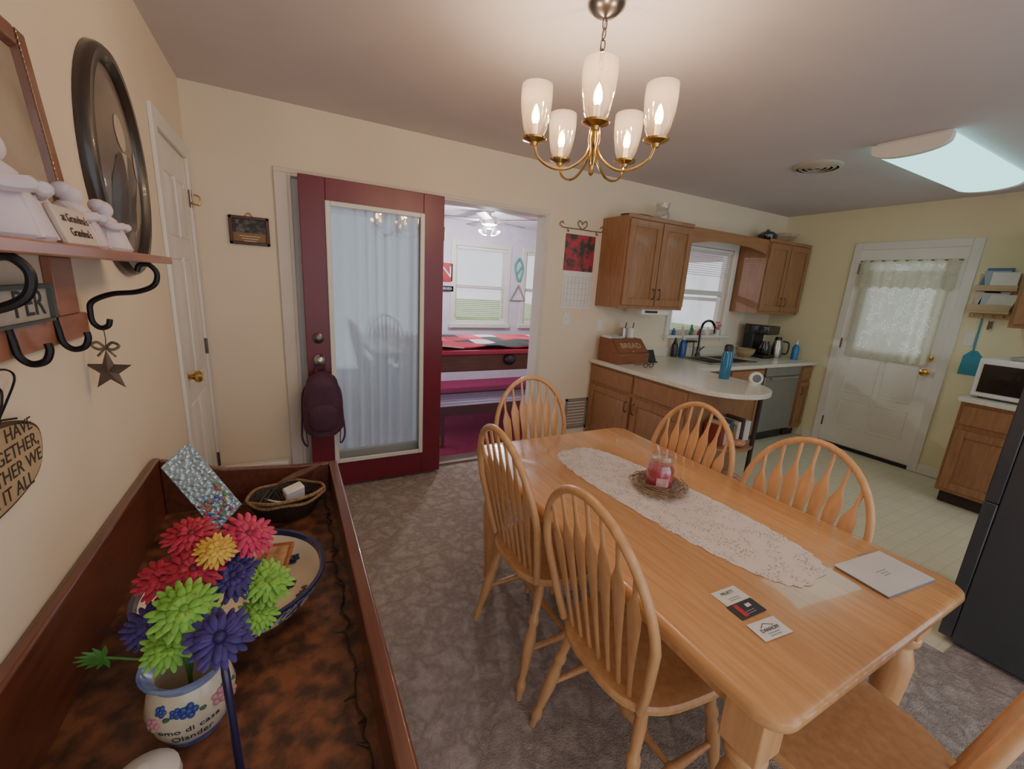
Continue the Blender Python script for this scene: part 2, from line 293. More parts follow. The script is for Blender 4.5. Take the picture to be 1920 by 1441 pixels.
MB().lathe([(0,0),(.032,0),(.032,.006),(.013,.012),(.013,.03),(.028,.042),(.03,.055),(.02,.068),(0,.07)],(XL-.005,2.46,.95),20,(1,0,0)).build('knob',M['brass'],d)
for z in(.3,1.02,1.83):
    MB().tube([(XL+.012,3.0,z-.045),(XL+.012,3.0,z+.045)],.008).build('hinge',M['nickel'],d)
MB().tube(smooth([(XL+.012,2.99,1.81),(XL+.05,2.98,1.80),(XL+.055,2.98,1.84),(XL+.03,2.98,1.85)]),.005).build('coat_hook',M['brass'],d)
w=MB(); w.box(XL,XL+.016,2.33,2.40,0,2.10).box(XL,XL+.016,2.40,3.0,2.03,2.10).box(XL,XL+.016,3.0,3.05,0,2.10); struct(w.build('trim_3',M['white'],bev=.004))
# exterior door right wall
d=sthing('door_4',(XR,1.86,0),'white kitchen exterior door with curtained window')
w=MB(); ox=XR-.0
w.box(ox,ox+.04,1.47,1.60,.03,2.03).box(ox,ox+.04,2.12,2.25,.03,2.03).box(ox,ox+.04,1.60,2.12,.03,1.06).box(ox,ox+.04,1.60,2.12,1.9,2.03)
panels(w,(ox,2.25,0),-Y,Z,-X,[(.12,.36,.25,.52),(.42,.66,.25,.52),(.12,.36,.62,.98),(.42,.66,.62,.98)]); w.build('leaf',M['doorw'],d)
MB().box(ox+.015,ox+.02,1.60,2.12,1.06,1.9).build('glass_pane',M['pane'],d)
MB().box(ox-.015,ox+.04,1.47,2.25,.0,.035).build('threshold',M['black'],d)
MB().lathe([(0,0),(.03,0),(.03,.006),(.013,.012),(.013,.03),(.028,.042),(.03,.055),(0,.068)],(ox,1.535,.93),20,(-1,0,0)).build('knob',M['brass'],d)
MB().lathe([(0,0),(.03,0),(.03,.014),(.02,.02),(0,.02)],(ox,1.535,1.06),20,(-1,0,0)).build('deadbolt',M['brass'],d)
for z in(.25,1.1,1.85): MB().tube([(ox-.01,2.25,z-.05),(ox-.01,2.25,z+.05)],.009).build('hinge',M['nickel'],d)
w=MB(); w.box(XR-.018,XR,2.25,2.32,0,2.10).box(XR-.018,XR,1.40,1.47,0,2.10).box(XR-.018,XR,1.47,2.25,2.03,2.10); struct(w.build('trim_4',M['white'],bev=.004))
c=thing('lace_curtain','white lace curtain with valance on the white exterior door','curtain',(XR-.03,1.86,.95))
MB().grid(lambda u,v:V((XR-.026+.004*math.sin(u*18*PI),1.53+.66*u,.98+.85*v)),120,4).build('panel',M['lacec'],c)
MB().grid(lambda u,v:V((XR-.046+.006*math.sin(u*16*PI+1),1.50+.72*u,1.66+.27*v+.022*abs(math.cos(u*9*PI))*(1-v))),160,4).build('valance',M['lacec'],c)
MB().tube([(XR-.036,1.49,1.92),(XR-.036,2.23,1.92)],.007).build('rod',M['brass'],c)
# ---------------------------------------------------------------- sunroom
SY=5.95; sw=mat('sunroom_wall_paint','#e2dcec',.8)
w=MB(); zc2=2.34
wins=[(2.17,3.0),(3.34,4.15)]
w.box(-.6,2.17,SY,SY+.1,0,zc2).box(3.0,3.34,SY,SY+.1,0,zc2).box(4.15,5.4,SY,SY+.1,0,zc2)
for a,b in wins: w.box(a,b,SY,SY+.1,0,.88).box(a,b,SY,SY+.1,2.0,zc2)
struct(w.build('wall_sunroom_back',sw))
w=MB(); w.box(5.3,5.4,YB+.12,3.65,0,zc2).box(5.3,5.4,4.75,SY,0,zc2).box(5.3,5.4,3.65,4.75,0,.9).box(5.3,5.4,3.65,4.75,2.0,zc2); struct(w.build('wall_sunroom_right',sw))
struct(MB().box(-.6,5.4,YB+.12,SY+.1,zc2,zc2+.08).build('ceiling_sunroom',mat('sunroom_ceiling_paint','#eceaf0',.9)))
struct(MB().box(-.6,5.4,YB+.12,SY+.1,-.06,-.002).build('floor_sunroom',M['maroon']))
struct(MB().box(-25,30,SY+.12,60,-.9,-.8).build('ground',mat('lawn','#7a9256',1,c2='#5a7440',sc=.6)))
blm=mat('blind_vinyl','#f4f4f2',.5)
for i,(a,b) in enumerate(wins):
    d=sthing('window_%d'%(i+1),((a+b)/2,SY,.88),None)
    w=MB(); w.box(a-.07,a,SY-.02,SY,.80,2.07).box(b,b+.07,SY-.02,SY,.80,2.07).box(a,b,SY-.02,SY,2.0,2.07).box(a-.09,b+.09,SY-.05,SY,.82,.88); w.build('casing',M['white'],d,bev=.004)
    w=MB(); w.box(a,a+.04,SY+.03,SY+.07,.88,2.0).box(b-.04,b,SY+.03,SY+.07,.88,2.0).box(a+.04,b-.04,SY+.03,SY+.07,.88,.92).box(a+.04,b-.04,SY+.03,SY+.07,1.96,2.0).box(a+.04,b-.04,SY+.02,SY+.07,1.40,1.45); w.build('sash',M['white'],d)
    MB().box(a+.04,b-.04,SY+.045,SY+.05,.92,1.96).build('glass_pane',M['glass'],d)
    t=thing('window_blind',['white slatted blind on the sunroom window left of the hanging triangle','white slatted blind on the sunroom window right of the hanging triangle'][i],'blind',((a+b)/2,SY-.01,1.0))
    w=MB()
    for k in range(34): z=.99+k*.0285; w.pbox((a+.02,SY-.004,z),(b-a-.04,0,0),(0,.020,.003),(0,0,.0012))
    w.build('slats',blm,t); MB().box(a+.01,b-.01,SY-.012,SY+.02,1.96,1.995).build('head_rail',blm,t)
d=sthing('window_3',(5.3,4.2,.9),None)
w=MB(); w.box(5.29,5.33,3.62,3.68,.87,2.03).box(5.29,5.33,4.72,4.78,.87,2.03).box(5.29,5.33,3.68,4.72,.87,.93).box(5.29,5.33,3.68,4.72,1.97,2.03).box(5.3,5.33,3.68,4.72,1.43,1.48); w.build('sash',M['white'],d)
MB().box(5.31,5.315,3.68,4.72,.93,1.97).build('glass_pane',M['glass'],d)
# pool table
t=thing('pool_table','pool table with maroon rails seen through the patio doorway','pool table',(2.1,4.5,0))
pw=mat('pool_table_wood','#5c3028',.45,c2='#45231c',sc=5,st=(1,8,8))
MB().box(.9,3.3,3.95,5.15,.58,.76).build('apron',pw,t,bev=.01)
prl=mat('maroon_rail','#9a1840',.5); w=MB(); w.box(.86,3.34,3.90,4.06,.76,.81).box(.86,3.34,5.04,5.20,.76,.81).box(.86,1.02,4.06,5.04,.76,.81).box(3.18,3.34,4.06,5.04,.76,.81); w.build('rail',prl,t,bev=.012)
MB().box(1.02,3.18,4.06,5.04,.755,.785).build('bed',mat('red_felt','#a81c34',.9),t)
for x in(1.05,3.1):
    for y in(4.1,5.0): MB().lathe([(0,0),(.06,0),(.075,.05),(.05,.12),(.07,.4),(.09,.53),(.09,.60),(0,.60)],(x,y,0)).build('leg',pw,t)
MB().ball((2.08,3.93,.70),.07,.05,.06,14,8).build('pocket',M['black'],t)
qm=patchwork('patchwork_cloth',['#a82438','#1e1c24','#b82a40','#d8ccd4','#2a3a30','#a82438','#2a2030','#c04058'],.235)
tag(MB().grid(lambda u,v:V((1.15+1.75*u,3.935+.95*v,.836+.012*math.sin(u*19)*math.cos(v*11))),40,20).build('quilt',qm,solid=.01),'red and black patchwork quilt spread over the pool table','quilt')
# bench
t=thing('slatted_bench','low bench with dark lilac slats in front of the pool table','bench',(1.8,3.62,0))
bm_=mat('lilac_painted_wood','#7a6c88',.5); w=MB()
for k in range(5): w.box(1.1,2.5,3.42+k*.085,3.49+k*.085,.36,.385)
w.build('slats',bm_,t,bev=.003)
dbw=mat('dark_bench_wood','#4c2836',.5)
for a in(3.40,3.845): MB().box(1.1,2.5,a,a+.02,.30,.39).build('rail',dbw,t)
for x in(1.16,2.42):
    for y in(3.44,3.82): MB().box(x-.025,x+.025,y-.022,y+.022,0,.36).build('leg',dbw,t)
# fan
fx,fy=2.14,4.75
t=thing('ceiling_fan','white ceiling fan with light cluster beyond the patio doorway','ceiling fan',(fx,fy,2.34))
MB().lathe([(0,0),(.07,0),(.06,-.04),(.02,-.05),(.02,-.09),(.10,-.10),(.11,-.14),(.09,-.18),(.03,-.20),(.03,-.23),(0,-.23)],(fx,fy,2.34)).build('motor',M['porc'],t)
fb=mat('fan_blade_wood','#7f7884',.5)
for k in range(5):
    a=.35+k*2*PI/5; u=V((math.cos(a),math.sin(a),0)); q=V((-u.y,u.x,.12)); MB().pbox(V((fx,fy,2.20))+u*.12-q*.055,u*.46,q*.11,(0,0,.008)).build('blade',fb,t,bev=.003)
for k in range(4):
    a=k*PI/2+.4; MB().lathe([(.012,0),(.02,-.02),(.045,-.06),(.055,-.075),(.042,-.058),(.015,-.018)],(fx+.075*math.cos(a),fy+.075*math.sin(a),2.13),14,(-.5*math.cos(a),-.5*math.sin(a),1)).build('lamp_shade',M['porc'],t)
l=bpy.data.lights.new('fan_light','POINT'); l.energy=62; l.color=(.97,.94,1); l.shadow_soft_size=.05; lo=bpy.data.objects.new('fan_light',l); COL.objects.link(lo); lo.location=(fx,fy,2.0)
# wall pieces in sunroom
a=P(835,510,y=SY-.01); t=thing('letter_sign','red letter sign on the sunroom wall beside the window','sign',(a.x,SY,a.z-.15))
rs=mat('red_sign','#b01c2a',.5); MB().box(a.x-.11,a.x+.11,SY-.02,SY,a.z-.13,a.z+.13).build('panel',rs,t,bev=.004); text('N',.22,(a.x+.015,SY-.021,a.z),X,Z,M['white'],t)
a=P(835,540,y=SY-.01); t=thing('name_plate','small black name plate under the red letter sign','sign',(a.x,SY,a.z-.05)); MB().box(a.x-.12,a.x+.12,SY-.02,SY,a.z-.045,a.z+.035).build('panel',M['black'],t); text('NEBRASKA',.05,(a.x,SY-.021,a.z-.004),X,Z,M['white'],t,sx=.8)
a=P(971,550,y=SY-.02); w=MB(); pts=[a+V((0,0,.13)),a+V((-.13,0,-.11)),a+V((.13,0,-.11))]
w.tube(pts,.013,closed=False).tube([pts[2],pts[0]],.013); tag(w.build('ball_rack',mat('rack_wood','#a08c94',.5),),'wooden triangle ball rack hanging between the sunroom windows','ball rack')
a=P(973,505,y=SY-.02); w=MB(); w.tube(smooth([a+V((0,0,.17)),a+V((-.07,0,.05)),a+V((-.02,0,-.14)),a+V((.03,0,-.16)),a+V((.07,0,.03)),a+V((0,0,.17))]),.016).tube([a+V((-.05,0,-.1)),a+V((.06,0,.06))],.01); tag(w.build('wall_ornament',mat('teal_ribbon','#4fae9c',.6)),'teal looped ornament hanging above the triangle ball rack','ornament')
# ---------------------------------------------------------------- kitchen
def cabdoor(par,name,o,U,W,N,w_,h_,m,hd=None,ins=.055):
    o=V(o); mb=MB(); mb.pbox(o,U*w_,W*h_,N*.010)
    for a,b,c_,e in((0,ins,0,h_),(w_-ins,w_,0,h_),(ins,w_-ins,0,ins),(ins,w_-ins,h_-ins,h_)): mb.pbox(o+U*a+W*c_+N*.010,U*(b-a),W*(e-c_),N*.010)
    if h_>3*ins: mb.pbox(o+U*(ins+.008)+W*(ins+.008)+N*.010,U*(w_-2*ins-.016),W*(h_-2*ins-.016),N*.007,.02)
    d=mb.build(name,m,par,bev=.002)
    if hd:
        u,v,vert=hd; c_=o+U*u+W*v+N*.020; L_=W if vert else U
        MB().tube(smooth([c_-L_*.045,c_-L_*.03+N*.022,c_+L_*.03+N*.022,c_+L_*.045],4),.005).build('handle',M['nickel'],d)
    return d
def drawer(par,o,U,W,N,w_,h_,m):
    mb=MB(); mb.pbox(o,U*w_,W*h_,N*.018,.004); return mb.build('drawer',m,par,bev=.002)
# peninsula
px0,px1=2.49,3.12
t=thing('base_cabinet','oak base cabinet under the peninsula facing the dining table','cabinet',((px0+px1)/2,2.45,0))
w=MB(); w.box(px0,px1,1.93,YB-.014,.10,CT-.035); w.build('body',M['cab'],t,bev=.002)
MB().box(px0+.05,px1-.03,1.96,YB-.02,0,.10).build('toe_kick',M['toe'],t)
for y0,y1 in((1.95,2.46),(2.49,3.02)):
    drawer(t,(px0,y0,CT-.20),Y,Z,-X,y1-y0,.145,M['cab']); cabdoor(t,'door',(px0,y0,.13),Y,Z,-X,y1-y0,CT-.36,M['cab'],hd=((y1-y0-.03) if y0<2 else .03,CT-.45,True))
# open rounded end shelf
cxp,cyp,rp_=2.805,1.945,.345
t=thing('end_shelf','rounded open end shelf of the kitchen peninsula','shelf',(cxp,1.78,0))
def arc(r,n=20): return [(cxp+r*math.cos(PI+PI*k/n),cyp-.02+r*.95*math.sin(PI+PI*k/n)) for k in range(n+1)]
for z in(.10,.43): MB().prism(arc(.29),(0,0,z),X,Y,Z*.018).build('shelf_board',M['cab'],t,bev=.003)
MB().tube([(cxp+.12,cyp-.26,0),(cxp+.12,cyp-.26,CT-.036)],.016).build('post',M['toe'],t)
bkc=['#7a2c24','#c8b79a','#364a5a','#8c6a3a','#d8d4cc','#4a3424']
for k in range(6):
    a=cxp-.15+k*.045; h=.14+.02*(k%3)
    o=MB().box(a,a+.036,cyp-.19,cyp-.05,.449,.449+h).build('book',mat('book_cover_%s'%bkc[k][1:],bkc[k],.6),bev=.002)
    tag(o,['dark red','cream','slate blue','tan','white','dark brown'][k]+' book standing on the peninsula end shelf','book','books on the end shelf')
w=MB(); w.ball((cxp+.08,cyp-.14,.152),.12,.10,.033,18,10); tag(w.build('fabric_bundle',mat('orange_fabric','#c2562c',.9,c2='#e0d0b0',sc=30)),'orange patterned bundle on the low peninsula shelf','fabric')
tag(MB().box(cxp+.135,cxp+.20,cyp-.18,cyp-.06,.449,.60).build('paper_box',M['paper'],bev=.003),'white paper box on the peninsula end shelf','box')
for k,(cl,nm) in enumerate((('#d8cfc0','cream'),('#8a4a30','rust brown'))): tag(MB().box(cxp-.20,cxp-.08,cyp-.16,cyp-.04,.119+k*.03,.148+k*.03).build('magazine',mat('magazine_%d'%k,cl,.6),bev=.002),nm+' magazine lying flat on the low peninsula shelf','magazine','magazines on the low shelf')
w=MB(); w.ball((cxp+.0,cyp-.235,.473),.06,.04,.024,14,8); tag(w.build('fabric_bundle',mat('red_fabric','#a83a34',.9,c2='#d8b090',sc=40)),'small red bundle at the front of the upper end shelf','fabric')
# countertop
poly=[(2.46,YB-.002),(2.46,cyp)]+[(cxp+rp_*math.cos(PI+PI*k/24),cyp+rp_*math.sin(PI+PI*k/24)) for k in range(1,24)]+[(3.15,cyp),(3.15,YB-.002)]
w=MB(); w.prism(poly,(0,0,CT-.035),X,Y,Z*.035); sx0,sx1,sy0,sy1=3.52,4.2,2.55,2.93
w.box(3.15,XR-.02,2.42,sy0,CT-.035,CT).box(3.15,XR-.02,sy1,YB-.002,CT-.035,CT).box(3.15,sx0,sy0,sy1,CT-.035,CT).box(sx1,XR-.02,sy0,sy1,CT-.035,CT)
w.box(3.15,XR-.02,YB-.022,YB-.002,CT,CT+.09)
tag(w.build('countertop',M['counter'],bev=.004),'cream laminate countertop with rounded peninsula end and sink cutout','countertop')
# sink
t=thing('kitchen_sink','stainless double bowl sink set in the counter under the window','sink',(3.86,2.74,CT-.17))
w=MB(); w.box(sx0-.02,sx1+.02,sy0-.02,sy0+.02,CT+.001,CT+.008).box(sx0-.02,sx1+.02,sy1-.02,sy1+.02,CT+.001,CT+.008).box(sx0-.02,sx0+.02,sy0,sy1,CT+.001,CT+.008).box(sx1-.02,sx1+.02,sy0,sy1,CT+.001,CT+.008).box(3.84,3.88,sy0,sy1,CT-.02,CT+.008); w.build('rim',M['steel'],t,bev=.002)
for a,b in((sx0+.005,3.85),(3.87,sx1-.005)):
    w=MB(); w.box(a,b,sy0+.005,sy1-.005,CT-.17,CT-.165).box(a,a+.004,sy0+.005,sy1-.005,CT-.165,CT).box(b-.004,b,sy0+.005,sy1-.005,CT-.165,CT).box(a,b,sy0+.005,sy0+.009,CT-.165,CT).box(a,b,sy1-.009,sy1-.005,CT-.165,CT); w.build('bowl',M['steel'],t)
t=thing('kitchen_faucet','black gooseneck kitchen faucet behind the sink','faucet',(3.86,2.985,CT))
MB().lathe([(0,0),(.03,0),(.03,.015),(.02,.03),(.018,.10),(0,.10)],(3.86,2.985,CT)).build('base',M['blackg'],t)
MB().tube(smooth([(3.86,2.985,CT+.09),(3.86,2.985,CT+.30),(3.86,2.95,CT+.37),(3.86,2.88,CT+.38),(3.86,2.83,CT+.33),(3.86,2.82,CT+.26)]),.013).build('spout',M['blackg'],t)
MB().tube([(3.88,2.985,CT+.06),(3.95,2.985,CT+.10)],.007).build('lever',M['blackg'],t)
# sink base cabinet, dishwasher, narrow cabinet
t=thing('base_cabinet','oak sink base cabinet left of the dishwasher','cabinet',(3.65,2.75,0))
MB().box(3.12,4.24,2.46,YB-.014,.10,CT-.036-.14).build('body',M['cab'],t); MB().box(3.12,4.24,2.46,2.50,CT-.18,CT-.036).build('face_frame',M['cab'],t)
MB().box(3.14,4.22,2.52,YB-.03,0,.10).build('toe_kick',M['toe'],t)
for a,b in((3.15,3.66),(3.70,4.21)):
    drawer(t,(a,2.46,CT-.20),X,Z,-Y,b-a,.145,M['cabh']); cabdoor(t,'door',(a,2.46,.13),X,Z,-Y,b-a,CT-.36,M['cab'],hd=((b-a-.03) if a<3.5 else .03,CT-.45,True))
t=thing('dishwasher','grey stainless dishwasher under the counter beside the exterior door','dishwasher',(4.57,2.75,0))
MB().box(4.25,4.89,2.50,YB-.02,.10,CT-.037).build('body',M['dish'],t); MB().box(4.26,4.88,2.45,2.50,.12,CT-.14).build('door',M['dish'],t,bev=.006)
MB().box(4.26,4.88,2.445,2.50,CT-.135,CT-.04).build('control_panel',M['dish'],t,bev=.004); MB().tube([(4.33,2.43,CT-.155),(4.81,2.43,CT-.155)],.011).build('handle',M['steel'],t); MB().box(4.27,4.87,2.52,2.6,0,.10).build('toe_kick',M['black'],t)
t=thing('base_cabinet','narrow oak base cabinet between dishwasher and corner wall','cabinet',(5.0,2.75,0))
MB().box(4.90,XR-.015,2.46,YB-.014,.10,CT-.037).build('body',M['cab'],t); MB().box(4.91,XR-.02,2.52,YB-.03,0,.10).build('toe_kick',M['toe'],t)
drawer(t,(4.915,2.46,CT-.20),X,Z,-Y,.185,.145,M['cabh']); cabdoor(t,'door',(4.915,2.46,.13),X,Z,-Y,.185,CT-.36,M['cab'],hd=(.03,CT-.45,True),ins=.04)
# uppers
UF=2.74
def upper(x0,x1,label,z0=1.345,z1=2.09):
    t=thing('wall_cabinet',label,'cabinet',((x0+x1)/2,2.9,z0)); MB().box(x0,x1,UF,YB-.002,z0,z1).build('body',M['cab'],t,bev=.002); xm=(x0+x1)/2
    for k,(a,b) in enumerate(((x0+.015,xm-.006),(xm+.006,x1-.015))): cabdoor(t,'door',(a,UF,z0+.03),X,Z,-Y,b-a,z1-z0-.06,M['cab'],hd=(b-a-.03 if k==0 else .03,.10,True))
    MB().box(x0-.005,x1+.005,UF-.012,UF,z1-.022,z1+.01).build('cornice',M['cabh'],t,bev=.003); return t
upper(2.46,3.22,'oak wall cabinet left of the kitchen window'); upper(4.36,XR-.02,'oak wall cabinet right of the kitchen window')
vp=[(3.225,2.085),(3.225,1.94),(3.30,1.955),(3.5,1.985),(3.79,1.995),(4.08,1.985),(4.28,1.955),(4.355,1.94),(4.355,2.085)]
tag(MB().prism([(a,b) for a,b in vp],(0,UF+.002,0),X,Z,Y*.02).build('window_valance',M['cabh'],bev=.002),'oak valance board bridging the two cabinets above the window','valance')
# kitchen window
d=sthing('window_4',(3.86,YB,1.08),'kitchen window above the sink')
w=MB(); w.box(3.39,3.45,YB-.018,YB,1.02,2.04).box(4.28,4.34,YB-.018,YB,1.02,2.04).box(3.45,4.28,YB-.018,YB,1.98,2.04).box(3.37,4.36,YB-.06,YB,1.05,1.08); w.build('casing',M['white'],d,bev=.004)
w=MB(); w.box(3.45,3.50,YB+.03,YB+.08,1.08,1.98).box(4.23,4.28,YB+.03,YB+.08,1.08,1.98).box(3.5,4.23,YB+.03,YB+.08,1.08,1.13).box(3.5,4.23,YB+.03,YB+.08,1.93,1.98).box(3.5,4.23,YB+.025,YB+.08,1.50,1.55); w.build('sash',M['white'],d,bev=.003)
MB().box(3.5,4.23,YB+.05,YB+.055,1.13,1.93).build('glass_pane',M['glass'],d)
t=thing('window_blind','white raised slatted blind in the kitchen window','blind',(3.86,YB+.01,1.7)); w=MB()
for k in range(12): w.pbox((3.47,YB+.002,1.70+k*.022),(.79,0,0),(0,.02,.006),(0,0,.0012))
w.build('slats',blm,t); MB().box(3.46,4.27,YB,YB+.025,1.945,1.975).build('head_rail',blm,t)
sz=1.08; sc_=['#3a5f8a','#c9c2b6','#2a6a44','#b83a3a','#e8e2d6']
for k in range(5):
    x=3.50+k*.13; h=.07+.02*(k%3); o=MB().lathe([(0,0),(.02,0),(.022,h*.6),(.01,h*.75),(.01,h),(0,h)],(x,YB-.03,sz),14).build('small_bottle',mat('sill_glass_%s'%sc_[k][1:],sc_[k],.2)); tag(o,['blue','beige','green','red','cream'][k]+' small bottle on the kitchen window sill','bottle','bottles on the kitchen sill')
t=thing('flower_pot','small pot of red flowers on the kitchen window sill','potted plant',(4.18,YB-.03,sz)); MB().lathe([(0,0),(.024,0),(.030,.06),(.025,.06),(0,.05)],(4.18,YB-.03,sz),14).build('pot',M['porc'],t)
w=MB()
for k in range(14): w.ball((4.18+random.uniform(-.04,.04),YB-.03+random.uniform(-.02,.02),sz+.09+random.uniform(-.03,.05)),.014,.014,.012,8,5)
w.build('blooms',mat('red_bloom','#b8283a',.6,c2='#e89aa8',sc=30),t)
# black rack behind the sink
t=thing('sill_rack','low black rack standing behind the sink below the window','rack',(3.74,3.0,CT))
MB().box(3.68,3.81,2.97,3.03,CT+.15,CT+.165).build('shelf_plate',M['black'],t)
for a in(3.69,3.80): MB().tube([(a,3.0,CT),(a,3.0,CT+.15)],.005).build('leg',M['black'],t)
# counter things
t=thing('bread_box','wooden bread box with slanted lid on the peninsula corner','bread box',(2.68,2.85,CT)); brw=mat('bread_box_wood','#8a5434',.5,c2='#74432a',sc=5,st=(1.5,9,9))
MB().prism([(2.72,0),(2.99,0),(2.99,.21),(2.84,.21),(2.72,.09)],(2.50,0,CT),Y,Z,X*.37).build('body',brw,t,bev=.004)
MB().pbox((2.515,2.726,CT+.098),(.34,0,0),(0,.10,.10),(0,-.006,.006)).build('lid',brw,t,bev=.002)
text('BREAD',.078,(2.685,2.772,CT+.156),X,V((0,1,1)),mat('cream_letter_paint','#c8b490',.6),t); MB().ball((2.685,2.735,CT+.108),.012,.012,.012,10,6).build('knob',M['brass'],t)
zt=CT+.21
t=thing('spiral_notebook','small white spiral notebook on top of the bread box','notebook',(2.58,2.92,zt)); MB().box(2.51,2.66,2.86,2.97,zt,zt+.022).build('pages',M['paper'],t,bev=.002); w=MB()
for k in range(10): w.tube([(2.52+k*.014,2.86+.012*math.cos(a),zt+.012+.014*math.sin(a)) for a in[q*PI/4 for q in range(8)]],.0015,5,closed=True)
w.build('wire_binding',M['iron'],t)
for k in range(2):
    x=2.72+k*.09; t=thing('pen_cup',['grey cup of pens beside the white notebook','white cup of pens near the wall cabinet end'][k],'cup',(x,2.93,zt)); MB().lathe([(0,0),(.035,0),(.037,.09),(.033,.09),(.031,.006),(0,.006)],(x,2.93,zt),18).build('cup',[M['steel'],M['porc']][k],t)
    for q in range(4): MB().tube([(x+.01*math.cos(q*1.6),2.93+.01*math.sin(q*1.6),zt+.008),(x+.03*math.cos(q*1.6),2.93+.03*math.sin(q*1.6),zt+.14)],.004,6).build('pen',mat('pen_%d'%(k*4+q),['#243a7a','#8a2430','#e8e4da','#222222'][q],.4),t)
t=thing('phone_stand','black angled tablet stand beside the bread box','stand',(2.96,2.78,CT)); MB().pbox((2.92,2.76,CT+.01),(.09,0,0),(0,.05,.10),(0,.006,-.004)).build('back_plate',M['black'],t); MB().box(2.92,3.01,2.74,2.83,CT,CT+.01).build('base',M['black'],t)
t=thing('sunglasses','black sunglasses lying on the counter before the bread box','sunglasses',(2.70,2.55,CT)); w=MB()
for s_ in(-1,1): w.tube([(2.70+s_*.033+.026*math.cos(a),2.55,CT+.024+.02*math.sin(a)) for a in[q*PI/6 for q in range(12)]],.003,6,closed=True); w.tube([(2.70+s_*.06,2.55,CT+.03),(2.70+s_*.058,2.66,CT+.006)],.0025,6)
w.build('frame',M['black'],t)
turned('water_bottle','tall blue water bottle standing on the peninsula counter','bottle',3.02,2.06,CT,[('body',mat('teal_blue_bottle','#1f6f98',.15,coat=.4),[(0,0),(.036,0),(.04,.01),(.04,.19),(.030,.22),(0,.22)]),('lid',M['black'],[(0,.22),(.032,.22),(.032,.255),(.022,.27),(.012,.272),(0,.272)])])
t=thing('kitchen_timer','white round kitchen timer near the rounded counter end','timer',(3.06,1.83,CT)); MB().lathe([(0,-.02),(.042,-.02),(.048,-.008),(.048,.012),(.04,.02),(0,.02)],(3.06,1.83,CT+.05),22,(-.6,-.75,.1)).build('case',M['porc'],t); MB().lathe([(0,.0205),(.030,.0205),(.030,.0225),(0,.0225)],(3.06,1.83,CT+.05),22,(-.6,-.75,.1)).build('dial',M['nickel'],t)
MB().box(3.02,3.10,1.815,1.85,CT,CT+.012).build('foot',M['porc'],t)
def bottle(name,label,x,y,z,h,r,bc,cc): turned(name,label,'bottle',x,y,z,[('body',mat(name+'_'+bc[1:],bc,.2),[(0,0),(r,0),(r,h*.6),(r*.4,h*.78),(0,h*.78)]),('pump',mat(name+'_cap_'+cc[1:],cc,.4),[(0,h*.78),(r*.45,h*.78),(r*.4,h*.9),(r*.2,h*.92),(r*.2,h),(0,h)])],n=16)
bottle('soap_bottle','black soap pump bottle left of the faucet',3.50,2.99,CT,.20,.032,'#1c1c1e','#1a1a1a'); bottle('dish_soap','blue dish soap bottle beside the black soap pump',3.61,2.98,CT,.23,.036,'#1f4f9a','#e8e8ea'); bottle('spray_bottle','blue and clear bottle at the right counter end',4.98,2.60,CT,.22,.035,'#2a78b8','#e4e8ec')
turned('serving_bowl','brown and cream stoneware bowl left of the coffee maker','bowl',4.42,2.82,CT,[('bowl',mat('stoneware','#c9b28a',.4,c2='#5a3a22',sc=3,st=(.1,.1,18)),[(0,0),(.05,0),(.09,.06),(.10,.10),(.09,.10),(.08,.06),(0,.02)])])
t=thing('coffee_maker','black drip coffee maker under the right wall cabinet','coffee maker',(4.68,2.84,CT))
MB().box(4.58,4.78,2.70,2.98,CT,CT+.035).build('base',M['black'],t,bev=.008); MB().box(4.58,4.78,2.86,2.98,CT+.035,CT+.30).build('tank',M['black'],t,bev=.01); MB().box(4.57,4.79,2.70,2.98,CT+.26,CT+.36).build('brew_head',M['blackg'],t,bev=.012)
MB().lathe([(0,.037),(.055,.037),(.068,.07),(.068,.12),(.045,.17),(.045,.185),(0,.185)],(4.68,2.775,CT)).build('carafe',M['blackg'],t)
t=thing('thermal_carafe','steel thermal carafe with black handle beside the coffee maker','carafe',(4.86,2.74,CT)); MB().lathe([(0,0),(.055,0),(.06,.03),(.058,.13),(.035,.19),(.035,.20),(0,.20)],(4.86,2.74,CT)).build('body',M['steel'],t); MB().lathe([(0,.2),(.037,.2),(.03,.235),(0,.235)],(4.86,2.74,CT)).build('lid',M['black'],t); MB().tube(smooth([(4.90,2.71,CT+.19),(4.95,2.67,CT+.17),(4.95,2.67,CT+.06),(4.905,2.70,CT+.05)]),.009).build('handle',M['black'],t)
t=thing('under_cabinet_radio','white radio mounted beneath the left wall cabinet','radio',(2.95,2.86,1.30)); MB().box(2.76,3.10,2.77,2.97,1.295,1.346).build('case',M['porc'],t,bev=.004); MB().box(2.80,2.95,2.766,2.77,1.31,1.33).build('display',M['black'],t)
# cabinet-top things
turned('glass_pitcher','clear ribbed glass pitcher on top of the left wall cabinet','pitcher',2.98,2.90,2.092,[('body',M['milkg'],[(0,0),(.05,0),(.055,.01),(.07,.06),(.05,.12),(.065,.17),(.06,.17),(.045,.12),(.062,.06),(0,.015)])])
t=thing('serving_tray','silver rimmed glass tray lying on the left wall cabinet','tray',(2.68,2.88,2.092)); MB().lathe([(0,0),(.15,0),(.17,.025),(.165,.025),(.148,.006),(0,.006)],(2.68,2.88,2.092),28,sy=.6).build('tray',M['steel'],t)
t=thing('cooking_pot','black lidded pot on top of the right wall cabinet','pot',(4.55,2.9,2.092)); MB().lathe([(0,0),(.08,0),(.095,.03),(.095,.07),(0,.07)],(4.55,2.9,2.092)).build('body',M['blackg'],t); MB().lathe([(0,.07),(.098,.07),(.06,.10),(.015,.11),(.015,.125),(0,.13)],(4.55,2.9,2.092)).build('lid',M['blackg'],t)
